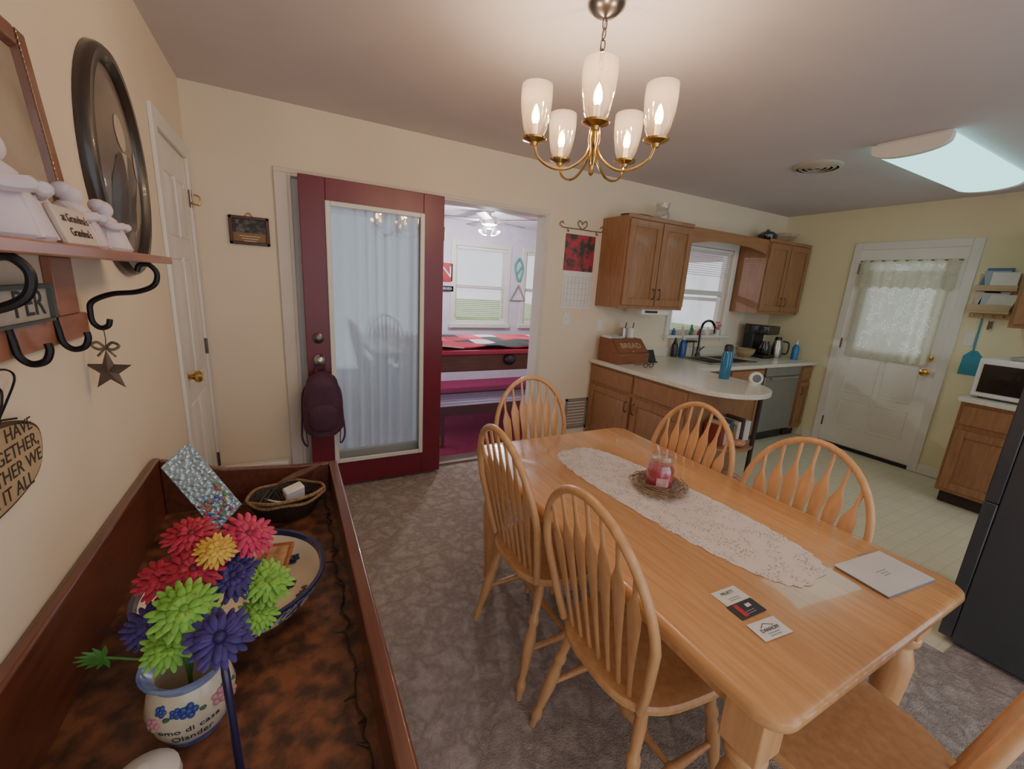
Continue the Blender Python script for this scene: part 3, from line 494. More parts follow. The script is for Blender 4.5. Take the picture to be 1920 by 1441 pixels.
turned('glass_bowl','clear glass bowl on top of the right wall cabinet','bowl',4.86,2.9,2.092,[('bowl',M['milkg'],[(0,0),(.05,0),(.12,.07),(.14,.11),(.13,.11),(.11,.07),(0,.012)])])
# right-hand counter, microwave
t=thing('base_cabinet','oak base cabinet under the microwave','cabinet',(4.8,.7,0)); MB().box(4.5,XR-.005,.15,1.10,.10,CT-.036).build('body',M['cab'],t,bev=.002); MB().box(4.56,XR-.01,.17,1.08,0,.10).build('toe_kick',M['toe'],t)
for y0,y1 in((.64,1.08),(.17,.61)): drawer(t,(4.5,y0,CT-.21),Y,Z,-X,y1-y0,.15,M['cab']); cabdoor(t,'door',(4.5,y0,.13),Y,Z,-X,y1-y0,CT-.38,M['cab'],hd=(.03,CT-.48,True))
tag(MB().box(4.47,XR-.005,.13,1.12,CT-.035,CT).build('countertop',M['counter'],bev=.004),'short cream countertop under the microwave','countertop')
t=thing('microwave_oven','white microwave with black door window on the counter','microwave',(4.78,.82,CT)); MB().box(4.57,4.95,.58,1.09,CT+.012,CT+.30).build('case',M['porc'],t,bev=.008); MB().box(4.552,4.57,.72,1.085,CT+.018,CT+.295).build('door',M['porc'],t,bev=.006)
MB().box(4.546,4.553,.76,1.055,CT+.05,CT+.26).build('door_window',M['blackg'],t); MB().box(4.552,4.57,.585,.715,CT+.018,CT+.295).build('control_panel',M['black'],t)
for a in(4.62,4.90):
    for b in(.63,1.04): MB().lathe([(0,0),(.015,0),(.015,.013),(0,.013)],(a,b,CT),10).build('foot',M['black'],t)
tag(MB().box(4.64,4.90,.66,.96,CT+.301,CT+.325).build('foil_tray',M['steel'],bev=.006),'foil tray lying on top of the microwave','tray')
t=thing('wall_cabinet','oak wall cabinet above the microwave','cabinet',(4.95,.6,1.39)); MB().box(4.80,XR-.002,.15,1.06,1.39,2.12).build('body',M['cab'],t)
for y0,y1 in((.62,1.04),(.17,.59)): cabdoor(t,'door',(4.80,y0,1.42),Y,Z,-X,y1-y0,.67,M['cab'],hd=(.03,.1,True))
# mail rack
a=P(1868,560,x=XR-.02); ry=1.25
t=thing('mail_rack','pale wooden wall rack stuffed with mail beside the exterior door','mail rack',(XR-.03,ry,a.z-.2)); zz=a.z-.10
w=MB(); w.box(XR-.012,XR,ry-.12,ry+.12,zz-.06,zz+.30).box(XR-.09,XR-.012,ry-.12,ry+.12,zz-.02,zz).box(XR-.09,XR-.08,ry-.12,ry+.12,zz,zz+.05).box(XR-.07,XR-.012,ry-.12,ry+.12,zz+.16,zz+.175).box(XR-.07,XR-.06,ry-.12,ry+.12,zz+.175,zz+.205); w.build('rack',mat('pine_rack','#cbb28e',.5),t,bev=.002)
ec=['#e8e4da','#c4ccd0','#d8cfc0','#5f7fa0','#f0efe8','#a8b4bc','#e4ddd0']
en=['cream envelope standing in the lower pocket of the mail rack','pale blue envelope standing in the lower pocket of the mail rack','beige envelope standing in the lower pocket of the mail rack','dark blue folder standing in the upper pocket of the mail rack','white envelope standing in the upper pocket of the mail rack','grey blue envelope tilted in the upper pocket of the mail rack','ivory envelope tilted in the lower pocket of the mail rack']
for k in range(7):
    x=XR-.056+(k%4)*.011; lowp=k in(0,1,2,6); zb=zz+.002 if lowp else zz+.177; y0=ry-.11+.025*(k%4); tl=.03*((k%3)-1)
    o=MB().pbox((x,y0,zb),(.004,0,0),(0,.15,0),(0,tl,.13+.012*(k%4))).build('envelope',mat('envelope_'+ec[k][1:],ec[k],.8)); tag(o,en[k],'envelope','mail in the rack')
for k in range(4): MB().tube(smooth([(XR-.012,ry-.09+k*.06,zz-.04),(XR-.04,ry-.09+k*.06,zz-.05),(XR-.045,ry-.09+k*.06,zz-.03)]),.004,6).build('key_hook',M['brass'],t)
t=thing('key_ring','bunch of keys hanging from the mail rack hooks','keys',(XR-.04,ry-.03,zz-.14)); w=MB(); w.tube([(XR-.04,ry-.03+.018*math.cos(q*PI/6),zz-.064+.018*math.sin(q*PI/6)) for q in range(12)],.002,6,closed=True)
w.build('ring',M['steel'],t)
for a,b,c_ in((XR-.043,ry-.045,zz-.14),(XR-.038,ry-.03,zz-.15)): MB().box(a,a+.003,b,b+.015,c_,zz-.08).build('key',M['nickel'],t)
# fly swatter
a=P(1843,592,x=XR-.006); b=P(1822,668,x=XR-.006); e=P(1812,712,x=XR-.006); t=thing('fly_swatter','blue fly swatter hanging on the kitchen wall','fly swatter',e); fs=mat('turquoise_plastic','#2d8fa8',.5)
MB().tube([a,b],.006).build('handle',fs,t); MB().prism([(-.06,.10),(-.02,.15),(.02,.15),(.06,.10),(.065,-.06),(-.065,-.06)],(b+e)/2+V((.002,0,0)),Y,Z,X*.004).build('paddle',fs,t,bev=.002)
def plate(name,label,px,py,kind,x=None):
    if x: a=P(px,py,x=x); U=Y; N=-X
    else: a=P(px,py,y=YB); U=X; N=-Y
    t=thing(name,label,'outlet' if kind=='o' else 'switch',a); MB().pbox(a-U*.035-Z*.058,U*.07,Z*.116,N*.006,.003).build('cover_plate',M['white'],t)
    if kind=='o':
        for s_ in(-1,1): MB().pbox(a-U*.016+Z*(s_*.026-.014)+N*.006,U*.032,Z*.028,N*.003,.002).build('socket',M['porc'],t)
    else: MB().pbox(a-U*.006-Z*.012+N*.006,U*.012,Z*.024,N*.010,.002).build('toggle',M['porc'],t)
plate('light_switch','white light switch under the wall calendar',1061,597,'s'); plate('wall_outlet','white outlet above the bread box',1124,610,'o'); plate('light_switch','white light switch below the mail rack',1817,636,'s',XR); plate('wall_outlet','white outlet right of the kitchen window',1392,592,'o')
# fridge
t=thing('refrigerator','tall charcoal grey refrigerator at the right edge','refrigerator',(2.95,.08,0)); MB().box(2.585,3.32,-.32,.43,.02,1.76).build('body',M['fridge'],t,bev=.004)
MB().box(2.583,3.32,.432,.475,.03,.70).build('freezer_door',M['fridge'],t,bev=.004); MB().box(2.583,3.32,.432,.475,.703,1.75).build('door',M['fridge'],t,bev=.004); MB().box(2.62,3.28,-.28,.40,0,.02).build('foot',M['black'],t)
# calendar + hanger
a=P(1085,440,y=YB-.004); b=P(1082,578,y=YB-.004); cx_=(a.x+b.x)/2; cw=.155
t=thing('wall_calendar','wall calendar with autumn tree photo beside the patio doorway','calendar',(cx_,YB,b.z)); zm=(a.z+b.z)/2+.01
MB().box(cx_-cw,cx_+cw,YB-.006,YB-.001,zm,a.z).build('photo_page',mat('autumn_photo','#a83040',.5,c2='#2f3a2a',sc=14,lo=.42,hi=.58,det=8),t); MB().box(cx_-cw,cx_+cw,YB-.006,YB-.001,b.z,zm-.002).build('date_page',M['paper'],t)
w=MB(); gl=mat('grid_ink','#a8a8ae',.8)
for k in range(8): xx=cx_-cw+.02+k*(2*cw-.04)/7; w.box(xx-.0008,xx+.0008,YB-.0075,YB-.006,b.z+.02,zm-.05)
for k in range(6): z_=b.z+.02+k*(zm-.07-b.z)/5; w.box(cx_-cw+.02,cx_+cw-.02,YB-.0075,YB-.006,z_-.0008,z_+.0008)
w.build('grid_lines',gl,t)
hz=P(1087,430,y=YB-.01).z; w=MB(); w.tube([(cx_-.2,YB-.012,hz),(cx_+.2,YB-.012,hz)],.004)
for s_ in(-1,1): w.tube(smooth([(cx_,YB-.012,hz-.0),(cx_+s_*.045,YB-.012,hz+.035),(cx_+s_*.035,YB-.012,hz+.07),(cx_+s_*.008,YB-.012,hz+.055),(cx_,YB-.012,hz+.04)]),.004); w.tube(smooth([(cx_+s_*.2,YB-.012,hz),(cx_+s_*.23,YB-.012,hz+.02),(cx_+s_*.21,YB-.012,hz+.045),(cx_+s_*.19,YB-.012,hz+.03)]),.004); w.tube(smooth([(cx_+s_*.15,YB-.012,hz),(cx_+s_*.15,YB-.02,hz-.03),(cx_+s_*.15,YB-.035,hz-.02)]),.004)
tag(w.build('scroll_hanger',mat('tan_iron','#8a7452',.4,m=.6)),'curled iron heart hanger holding the calendar','hanger')
# small framed picture
t=thing('framed_print','small dark framed print on the wall left of the burgundy door','picture',P(467,458,y=YB)); a=P(427,404,y=YB-.01); b=P(507,459,y=YB-.01); x0,x1,z0,z1=a.x,b.x,P(467,459,y=YB-.01).z,P(467,406,y=YB-.01).z
w=MB(); w.box(x0,x1,YB-.02,YB-.002,z0,z0+.018).box(x0,x1,YB-.02,YB-.002,z1-.018,z1).box(x0,x0+.018,YB-.02,YB-.002,z0,z1).box(x1-.018,x1,YB-.02,YB-.002,z0,z1); w.build('frame',mat('dark_red_frame','#4a2018',.4),t,bev=.003)
zm=z0+(z1-z0)*.42; MB().box(x0+.017,x1-.017,YB-.010,YB-.006,zm,z1-.017).build('print',mat('dark_scene_print','#6a6258',.5,c2='#15120f',sc=40,lo=.45,hi=.7),t); MB().box(x0+.017,x1-.017,YB-.010,YB-.006,z0+.017,zm).build('mat_board',mat('tan_mount','#8a6848',.7),t)
w=MB()
for k in range(3): zz=zm-.018-k*.014; w.box(x0+.05+.01*k,x1-.05-.01*k,YB-.0115,YB-.010,zz-.002,zz+.002)
w.build('caption_lines',mat('pale_ink','#d8c8a8',.7),t); MB().tube(smooth([((x0+x1)/2-.02,YB-.008,z1),((x0+x1)/2,YB-.008,z1+.02),((x0+x1)/2+.02,YB-.008,z1)]),.003).build('hanger',M['brass'],t)
# register + white box
a=P(1065,748,y=YB-.01); b=P(1092,800,y=YB-.01); t=thing('wall_register','grey metal air register low on the wall beside the peninsula','vent',(2.2,YB,.3)); rg=mat('register_metal','#9a9284',.5,m=.3)
x0,x1,z0,z1=a.x-.02,b.x+.03,b.z,a.z; w=MB(); w.box(x0,x1,YB-.014,YB-.001,z0,z0+.02).box(x0,x1,YB-.014,YB-.001,z1-.02,z1).box(x0,x0+.02,YB-.014,YB-.001,z0,z1).box(x1-.02,x1,YB-.014,YB-.001,z0,z1); w.build('frame',rg,t); w=MB()
for k in range(9): zz=z0+.03+k*(z1-z0-.06)/8; w.pbox((x0+.02,YB-.012,zz),(x1-x0-.04,0,0),(0,.010,.012),(0,0,.002))
w.build('louvre',rg,t)
t=thing('baseboard_heater','low white baseboard heater on the wall behind the sideboard','heater',(-.25,YB-.05,0)); MB().box(XL+.03,-.06,YB-.075,YB-.014,.03,.235).build('cover',M['white'],t,bev=.008); MB().box(XL+.03,-.06,YB-.07,YB-.014,0,.03).build('base',M['nickel'],t)
# ---------------------------------------------------------------- ceiling fixtures
t=thing('fluorescent_light','wide wraparound fluorescent ceiling light over the kitchen','ceiling light',(3.83,1.30,ZC)); fx0,fx1,fyc=3.17,4.50,1.295
ringp=[(fyc+.175,0),(fyc+.175,-.025)]+[(fyc+.175*math.cos(k*PI/16),-.028-.055*math.sin(k*PI/16)**.8) for k in range(1,16)]+[(fyc-.175,-.025),(fyc-.175,0)]
w=MB(); w.loft([[V((x,p[0],ZC-.012+p[1])) for p in ringp] for x in(fx0+.04,fx1-.04)]); w.build('lens',bulbm('fluorescent_diffuser','#a6e8e6',2.7),t)
for a,b in((fx0,fx0+.04),(fx1-.04,fx1)): w=MB(); w.loft([[V((x,fyc+(p[0]-fyc)*1.04,ZC-.010+p[1]*1.06)) for p in ringp] for x in(a,b)]); w.build('end_cap',M['white'],t,bev=.004)
MB().box(fx0+.01,fx1-.01,fyc-.16,fyc+.16,ZC-.014,ZC-.001).build('pan',M['white'],t)
v=P(1533,311,z=ZC); t=thing('ceiling_vent','round cream ceiling air vent near the fluorescent light','vent',v); w=MB()
for r0 in(.15,.115,.08,.045): w.lathe([(r0,0),(r0,-.012),(r0-.020,-.022),(r0-.022,-.018),(r0-.006,-.004)],v,30)
w.build('rings',mat('cream_metal','#b4aa98',.5),t); MB().lathe([(0,-.002),(.14,-.002),(.14,-.001),(0,-.001)],v,30).build('throat',M['black'],t)
# chandelier
hx,hy=1.02,1.37
t=thing('chandelier','brass five arm chandelier with clear glass shades above the table','chandelier',(hx,hy,ZC))
MB().lathe([(0,0),(.065,0),(.062,-.012),(.04,-.03),(.012,-.04),(0,-.045)],(hx,hy,ZC)).build('canopy',M['nickel'],t)
w=MB(); zl=ZC-.045; k=0
while zl>2.17:
    q=PI/2*(k%2); w.tube([(hx+.009*math.cos(a)*math.cos(q),hy+.009*math.cos(a)*math.sin(q),zl-.015+.019*math.sin(a)) for a in[j*PI/6 for j in range(12)]],.0025,6,closed=True); zl-=.031; k+=1
w.tube([(hx+.004,hy,ZC-.04),(hx-.006,hy+.005,2.3),(hx+.004,hy,2.17)],.0018,5); w.build('chain',M['nickel'],t)
MB().lathe([(0,0),(.006,0),(.006,-.02),(.016,-.035),(.010,-.06),(.010,-.12),(.018,-.14),(.022,-.18),(.014,-.215),(.02,-.235),(.012,-.26),(.008,-.275),(.010,-.29),(0,-.30)],(hx,hy,2.185)).build('column',M['brass'],t)
bulb=bulbm('warm_bulb','#ffdca8',55); a0=math.atan2(-hy,-hx)
for k in range(5):
    a=a0+k*2*PI/5; u=V((math.cos(a),math.sin(a),0)); c=V((hx,hy,0))+u*.222
    arm=MB().tube(smooth([V((hx,hy,2.05))+u*.010,V((hx,hy,1.96))+u*.022,V((hx,hy,1.905))+u*.085,V((hx,hy,1.90))+u*.15,V((hx,hy,1.93))+u*.205,V((hx,hy,1.98))+u*.222]),.0048,8).build('arm',M['brass'],t)
    MB().lathe([(0,1.965),(.012,1.965),(.016,1.975),(.042,1.984),(.044,1.990),(.014,1.992),(.014,1.998),(0,1.998)],c).build('candle_cup',M['brass'],arm)
    MB().lathe([(.030,1.995),(.042,2.02),(.052,2.07),(.0555,2.115),(.0545,2.155),(.0537,2.155),(.0545,2.115),(.0510,2.07),(.0410,2.022),(.029,1.997)],c,28).build('glass_shade',M['lampg'],arm)
    MB().lathe([(0,1.998),(.010,1.998),(.010,2.035),(0,2.035)],c,14).build('candle_sleeve',M['porc'],arm)
    MB().lathe([(0,2.035),(.008,2.035),(.014,2.052),(.013,2.07),(.006,2.09),(0,2.1)],c,14).build('bulb',bulb,arm)
    l=bpy.data.lights.new('bulb_light','POINT'); l.energy=4.4; l.color=(1,.72,.48); l.shadow_soft_size=.012; lo=bpy.data.objects.new('bulb_light',l); COL.objects.link(lo); lo.location=c+V((0,0,2.118))
# ---------------------------------------------------------------- dining table
TX0,TX1,TY0,TY1,TZ=.72,1.62,.26,1.68,.74
def rr(x0,x1,y0,y1,r,n=8):
    o=[]
    for cx_,cy_,a in((x1-r,y1-r,0),(x0+r,y1-r,PI/2),(x0+r,y0+r,PI),(x1-r,y0+r,3*PI/2)): o+=[(cx_+r*math.cos(a+k*PI/2/n),cy_+r*math.sin(a+k*PI/2/n)) for k in range(n+1)]
    return o
t=thing('dining_table','rectangular honey oak dining table with rounded corners','table',(1.17,.97,0))
w=MB(); b=rr(TX0,TX1,TY0,TY1,.06); rings=[]
for ins,z in((.015,TZ-.036),(.004,TZ-.032),(0,TZ-.02),(.002,TZ-.008),(.008,TZ-.002),(.016,TZ)): rings.append([V((1.17+(x-1.17)*(1-ins/.45),.97+(y-.97)*(1-ins/.71),z)) for x,y in b])
w.loft(rings); w.build('tabletop',M['oak'],t)
w=MB(); w.box(.83,1.51,.33,.352,.62,TZ-.037).box(.83,1.51,1.588,1.61,.62,TZ-.037).box(.79,.812,.37,1.57,.62,TZ-.037).box(1.528,1.55,.37,1.57,.62,TZ-.037); w.build('apron',M['oakz'],t,bev=.003)
prof=[(0,0),(.022,0),(.028,.02),(.022,.06),(.030,.09),(.026,.11),(.034,.25),(.042,.40),(.044,.46),(.034,.50),(.028,.52),(.042,.54),(.042,.555),(.030,.57),(0,.57)]
for x in(.80,1.54):
    for y in(.345,1.595): w=MB(); w.lathe(prof,(x,y,0),20).box(x-.042,x+.042,y-.042,y+.042,.57,TZ-.037); w.build('leg',M['oakz'],t,bev=.004)
# ---------------------------------------------------------------- chairs
def make_chair():
    t=thing('dining_chair','','chair',(0,0,0)); m=M['oakz']
    def ring(s_,z):
        o=[]
        for k in range(44):
            a=2*PI*k/44; ca,sa=math.cos(a),math.sin(a); y=.205*math.copysign(abs(sa)**.62,sa); x=.215*math.copysign(abs(ca)**.62,ca)*(1+.5*y/ .9); o.append(V((x*s_,y*s_,z)))
        return o
    w=MB(); w.loft([ring(.8,.420),ring(.95,.423),ring(1,.435),ring(1,.447),ring(.97,.455),ring(.86,.456),ring(.62,.446),ring(.3,.443),ring(.05,.443)]); w.build('seat',m,t)
    tp=[(0,.011),(.07,.013),(.1,.018),(.14,.018),(.17,.012),(.22,.014),(.42,.021),(.55,.020),(.62,.014),(.65,.019),(.69,.019),(.72,.013),(.88,.017),(1,.014)]
    A={}
    for sx in(-1,1):
        for sy in(-1,1):
            a=V((sx*.205,sy*.185 if sy>0 else -.225,0)); b=V((sx*.15,sy*.13,.43)); A[sx,sy]=(a,b); MB().tube([a.lerp(b,q[0]) for q in tp],[q[1] for q in tp],12).build('leg',m,t)
    sp=[(0,.008),(.3,.012),(.45,.014),(.48,.018),(.52,.018),(.55,.014),(.7,.012),(1,.008)]; mid=[]
    for sx in(-1,1):
        a=A[sx,-1][0].lerp(A[sx,-1][1],.42); b=A[sx,1][0].lerp(A[sx,1][1],.42); mid.append(a.lerp(b,.5)); MB().tube([a.lerp(b,q[0]) for q in sp],[q[1] for q in sp],10).build('stretcher',m,t)
    MB().tube([mid[0].lerp(mid[1],q[0]) for q in sp],[q[1] for q in sp],10).build('stretcher',m,t)
    ly=lambda z:-.165-(z-.45)*.20
    hw=.222; zb=.70; zt=.98
    def half(z): return .168+(hw-.168)*min(1,max(0,(z-.45)/(zb-.45)))**.8 if z<=zb else hw*math.sqrt(max(0,1-((z-zb)/(zt-zb))**2))
    pts=[(-half(z),ly(z),z) for z in(.45,.52,.6,.66)]+[(-hw*math.cos(q*PI/20),ly(zb+(zt-zb)*math.sin(q*PI/20)),zb+(zt-zb)*math.sin(q*PI/20)) for q in range(21)]+[(half(z),ly(z),z) for z in(.66,.6,.52,.45)]
    MB().tube(pts,.0125,10).build('back_bow',m,t)
    for i in range(7):
        f=(i-3)/3; xb=f*.124; xt=f*.168; zt_=zb+(zt-zb)*math.sqrt(1-(xt/hw)**2)-.004
        a=V((xb,ly(.45)+.004,.45)); b=V((xt,ly(zt_),zt_)); pr=[(0,.0085,.9),(.10,.0075,.8),(.28,.011,.5),(.48,.0175,.28),(.64,.0235,.20),(.72,.0240,.20),(.79,.013,.36),(.84,.007,.8),(1,.006,1)]
        w=MB(); rings=[]; d_=(b-a).normalized(); xa=(X-d_*X.dot(d_)).normalized(); nb=d_.cross(xa)
        for q,r,sq in pr: p=a.lerp(b,q); rings.append([p+xa*r*math.cos(2*PI*k/10)+nb*r*sq*math.sin(2*PI*k/10) for k in range(10)])
        w.loft(rings); w.build('spindle',m,t)
    return t
ch=make_chair()
spots=[(1.17,1.68,PI,'oak spindle back dining chair at the far table end by the patio doorway'),(.890,1.235,-PI/2,'oak spindle back dining chair on the carpet side, nearer the burgundy door'),(.890,.725,-PI/2,'oak spindle back dining chair in the foreground beside the lace runner end'),(1.43,1.235,PI/2,'oak spindle back dining chair on the kitchen side, nearer the peninsula'),(1.43,.735,PI/2,'oak spindle back dining chair on the kitchen side, nearer the refrigerator'),(1.16,.305,0,'oak spindle back dining chair cut off at the near table end')]
for i,(x,y,a,lb) in enumerate(spots):
    o=ch if i==0 else copy_tree(ch); o.location=(x,y,0); o.rotation_euler=(0,0,a); tag(o,lb,'chair','dining chairs around the oak table')
# ---------------------------------------------------------------- on the table
zt=TZ+.0015
w=MB(); n=160; rc=(1.185,.970)
def stad(s_,k):
    a=2*PI*k/n; ca,sa=math.cos(a),math.sin(a); return .165*s_*math.copysign(abs(ca)**.52,ca),.505*s_*math.copysign(abs(sa)**.85,sa)
rings=[]
for s_ in(.02,.3,.55,.75,.9,1):
    rg=[]
    for k in range(n):
        x,y=stad(s_,k)
        if s_==1: f=1+.04*abs(math.sin(k*PI/4)); x*=f; y*=1+(f-1)*.4
        sh=math.radians(6); rg.append(V((rc[0]+x*math.cos(sh)-y*math.sin(sh),rc[1]+x*math.sin(sh)+y*math.cos(sh),zt+.0006*math.sin(k*1.3))))
    rings.append(rg)
w.loft(rings); tag(w.build('table_runner',M['lace']),'white crocheted lace runner along the dining table','table runner')
cc=(1.235,1.035,zt+.003)
t=thing('jar_candle','red jar candle with clear glass lid on the lace runner','candle',cc)
MB().lathe([(0,0),(.046,0),(.05,.006),(.05,.075),(.046,.085),(0,.085)],cc).build('wax',mat('red_wax','#b22a44',.35,coat=.4),t)
MB().lathe([(.0505,.0),(.052,.004),(.052,.08),(.042,.10),(.044,.108),(.042,.108),(.040,.10),(.0505,.078)],cc,28).build('jar',M['shade'],t)
MB().lathe([(0,.106),(.044,.106),(.046,.112),(.044,.126),(.040,.135),(.0,.138)],cc,28).build('lid',M['shade'],t)
lbm=mat('candle_label','#b8566a',.6,c2='#e0bcb4',sc=30)
w=MB(); w.grid(lambda u,v:V((cc[0]+.0525*math.cos(-2.6+.9*u),cc[1]+.0525*math.sin(-2.6+.9*u),cc[2]+.022+.035*v)),12,2); w.build('label',lbm,t)
w=MB()
for k in range(170):
    a=random.uniform(0,2*PI); r=random.uniform(.062,.105); a2=a+random.uniform(.4,1.1); r2=max(.062,r+random.uniform(-.03,.03)); z=cc[2]+.003+random.random()*.026*(1-abs(r-.08)/.04)
    w.tube([(cc[0]+r*math.cos(a),cc[1]+r*math.sin(a),z),(cc[0]+(r+r2)/2*1.04*math.cos((a+a2)/2),cc[1]+(r+r2)/2*1.04*math.sin((a+a2)/2),z+.006),(cc[0]+r2*math.cos(a2),cc[1]+r2*math.sin(a2),z+random.uniform(-.002,.008))],.0016,5)
tag(w.build('twig_wreath',mat('dry_twigs','#a88d6c',.8,c2='#75593f',sc=20)),'dried twig wreath ring around the red jar candle','wreath')
def slab(px,z,h,name,m,par=None):
    q=[P(a,b,z=z) for a,b in px]; c=sum(q,V((0,0,0)))/4; e1=((q[1]-q[0])+(q[2]-q[3]))/2; e2=((q[3]-q[0])+(q[2]-q[1]))/2; e2=e2-e1.normalized()*e2.dot(e1.normalized())*.6
    o=c-e1/2-e2/2; return MB().pbox(o,e1,e2,Z*h).build(name,m,par),c,e1,-e2
z0=TZ+.001
t=thing('booklet','grey and white folded booklet near the table edge','booklet',P(1658,1078,z=z0)); pxs=[(1563,1062),(1650,1036),(1753,1088),(1668,1122)]
slab(pxs,z0,.006,'pages',mat('grey_blue_paper','#7f8a9a',.6),t); o,c,e1,e2=slab([(a-1,b-3) for a,b in pxs],z0+.006,.0015,'cover',mat('pale_grey_cover','#d2cdc8',.55),t)
w=MB(); u=e1.normalized(); v_=e2.normalized(); h=c+Z*.0015
for k in range(3): w.pbox(h-u*(.026-.004*k)+v_*(.004-.008*k),u*(.045-.008*k),v_*.0016,Z*.0004)
w.pbox(h+u*.01+v_*.07,u*.04,v_*.003,Z*.0004); w.build('printed_lines',mat('booklet_ink','#77757a',.7),t)
bc=[([(1330,1113),(1374,1098),(1410,1120),(1367,1138)],'#dedad0','white business card reading PRUETT, farthest of the three','PRUETT','#4a4642'),([(1362,1138),(1406,1120),(1438,1143),(1392,1163)],'#2a2a30','black and red business card between the two white cards','','#ffffff'),([(1399,1172),(1449,1154),(1487,1184),(1436,1203)],'#e2dfd6','white business card reading DANHOFF with a roof logo','DANHOFF','#2a3440')]
for i,(pxs,col,lb,tx,tc) in enumerate(bc):
    t=thing('business_card',lb,'card',P(*pxs[0],z=z0),'business cards on the table'); o,c,e1,e2=slab(pxs,z0+.0006*i,.0008,'card_stock',mat('card_%d'%i,col,.5),t); u=e1.normalized(); v_=e2.normalized(); h=c+Z*.001; im=mat('card_ink_%d'%i,tc,.6)
    if tx: text(tx,.0125,h+v_*(.010 if i==0 else -.002),u,v_,im,t)
    w=MB()
    for k in range(2): w.pbox(h-u*.018-v_*(.008+.006*k+(.004 if i==2 else 0)),u*.036,v_*.0016,Z*.0004)
    w.build('printed_lines',mat('card_lines_%d'%i,'#8a8884',.7),t)
    if i==1: MB().pbox(h-u*.028-v_*.018,u*.014,v_*.036,Z*.0006).build('red_band',mat('card_red','#b3262e',.5),t); MB().pbox(h+u*.006+v_*.002,u*.016,v_*.010,Z*.0006).build('flag_emblem',tiles('flag_stripes','#c8323a','#f0f0f0','#f0f0f0',.004,.1),t)
    if i==2: w=MB(); w.tube([h-u*.020+v_*.006,h-u*.004+v_*.015,h+u*.020+v_*.006],.0009,5); w.build('roof_logo',im,t)
# ---------------------------------------------------------------- dry sink sideboard
TF=.605; SX0,SX1,SY0,SY1=XL+.004,.143,.44,1.76
t=thing('dry_sink','cherry wood dry sink sideboard with recessed tray top','sideboard',((SX0+SX1)/2,1.1,0))
MB().box(SX0+.01,SX1-.01,SY0+.01,SY1-.01,0,TF-.02).build('cabinet_body',M['cherry'],t,bev=.004)
MB().box(SX0+.02,SX1-.03,SY0+.02,SY1-.02,TF-.02,TF).build('tray_floor',M['burl'],t)
MB().box(SX0,SX0+.025,SY0,SY1,TF-.02,.815).build('backboard',M['cherry'],t,bev=.006)
MB().box(SX1-.034,SX1,SY0,SY1,TF-.03,.72).build('front_rail',M['cherry'],t,bev=.006,bseg=3)
for y in(SY0,SY1-.026): MB().prism([(SX0+.025,TF-.02),(SX1-.034,TF-.02),(SX1-.034,.72),(.0,.725),(-.25,.75),(-.38,.80),(SX0+.025,.81)],(0,y,0),X,Z,Y*.026).build('end_board',M['cherry'],t,bev=.004)
# string light garland
w=MB(); pts=[]
for k in range(40): pts.append((.088+random.uniform(-.010,.008),.52+k*.0295,TF+.004+random.uniform(0,.006)))
for k in range(18): pts.append((.06-k*.025,1.70+random.uniform(-.015,.010),TF+.004+random.uniform(0,.006)))
w.tube(smooth(pts,3),.0020,6)
for p in pts[::2]: w.tube([V(p),V(p)+V((random.uniform(-.025,.006),random.uniform(-.012,.012),.006))],[.0045,.002],6)
tag(w.build('string_lights',mat('dark_green_wire','#3a2a1e',.6)),'dark string light garland along the tray edge of the sideboard','string lights')
# bowl
bx,by=-.155,1.115
cer=mat('painted_ceramic','#e2d6be',.25,c2='#d6c8aa',sc=5,coat=.4); blu=mat('cobalt_glaze','#171f45',.25,coat=.4)
t=thing('ceramic_bowl','large cream ceramic bowl with blue rim and painted berries','bowl',(bx,by,TF))
BPR=[(0,.022),(.12,.036),(.172,.068),(.197,.11)]
MB().lathe([(0,0),(.08,0),(.085,.012),(.13,.03),(.18,.065),(.205,.11),(.197,.11),(.172,.068),(.12,.036),(0,.022)],(bx,by,TF),48).build('bowl',cer,t)
def bp(r):
    for (r0,z0_),(r1,z1_) in zip(BPR,BPR[1:]):
        if r<=r1: return z0_+(z1_-z0_)*(r-r0)/(r1-r0)
    return .11
w=MB(); w.lathe([(.2065,.108),(.2055,.1135),(.196,.1135),(.1910,.1015),(.1920,.099),(.198,.1085)],(bx,by,TF),48); w.build('rim_band',blu,t)
w=MB(); w.lathe([(.1805,.063),(.2015,.103),(.203,.103),(.1815,.061)],(bx,by,TF),48); w.build('outer_band',mat('blue_sponge_glaze','#c9c2b4',.3,c2='#1b2450',sc=70,lo=.48,hi=.56),t)
lfm=mat('brown_leaf_glaze','#54452a',.3)
for q in range(12):
    a=q*2*PI/12+.1; r=.158 if q%2 else .118; w=MB(); w.ball((bx+r*math.cos(a),by+r*math.sin(a),TF+bp(r)+.001),.009,.009,.0035,8,5)
    for j in range(6):
        rr_=r+.010*math.cos(j*1.047); aa=a+.010/r*math.sin(j*1.047); w.ball((bx+rr_*math.cos(aa),by+rr_*math.sin(aa),TF+bp(rr_)+.001),.0065,.0065,.0032,8,5)
    w.build('berry_motif',blu,t)
    aa=a+.15; MB().ball((bx+r*math.cos(aa),by+r*math.sin(aa),TF+bp(r)+.001),.011,.007,.003,8,5).build('leaf_motif',lfm,t)
pc=V((-.07,1.175,TF+.085)); pu=V((.25,.85,.35)).normalized(); pv=V((-.8,.35,-.05)); pv=(pv-pu*pv.dot(pu)).normalized(); pn=pu.cross(pv).normalized()
if pn.z<0: pn=-pn
t=thing('wood_plaque','small brown wooden plaque lying in the ceramic bowl','plaque',pc-Z*.04)
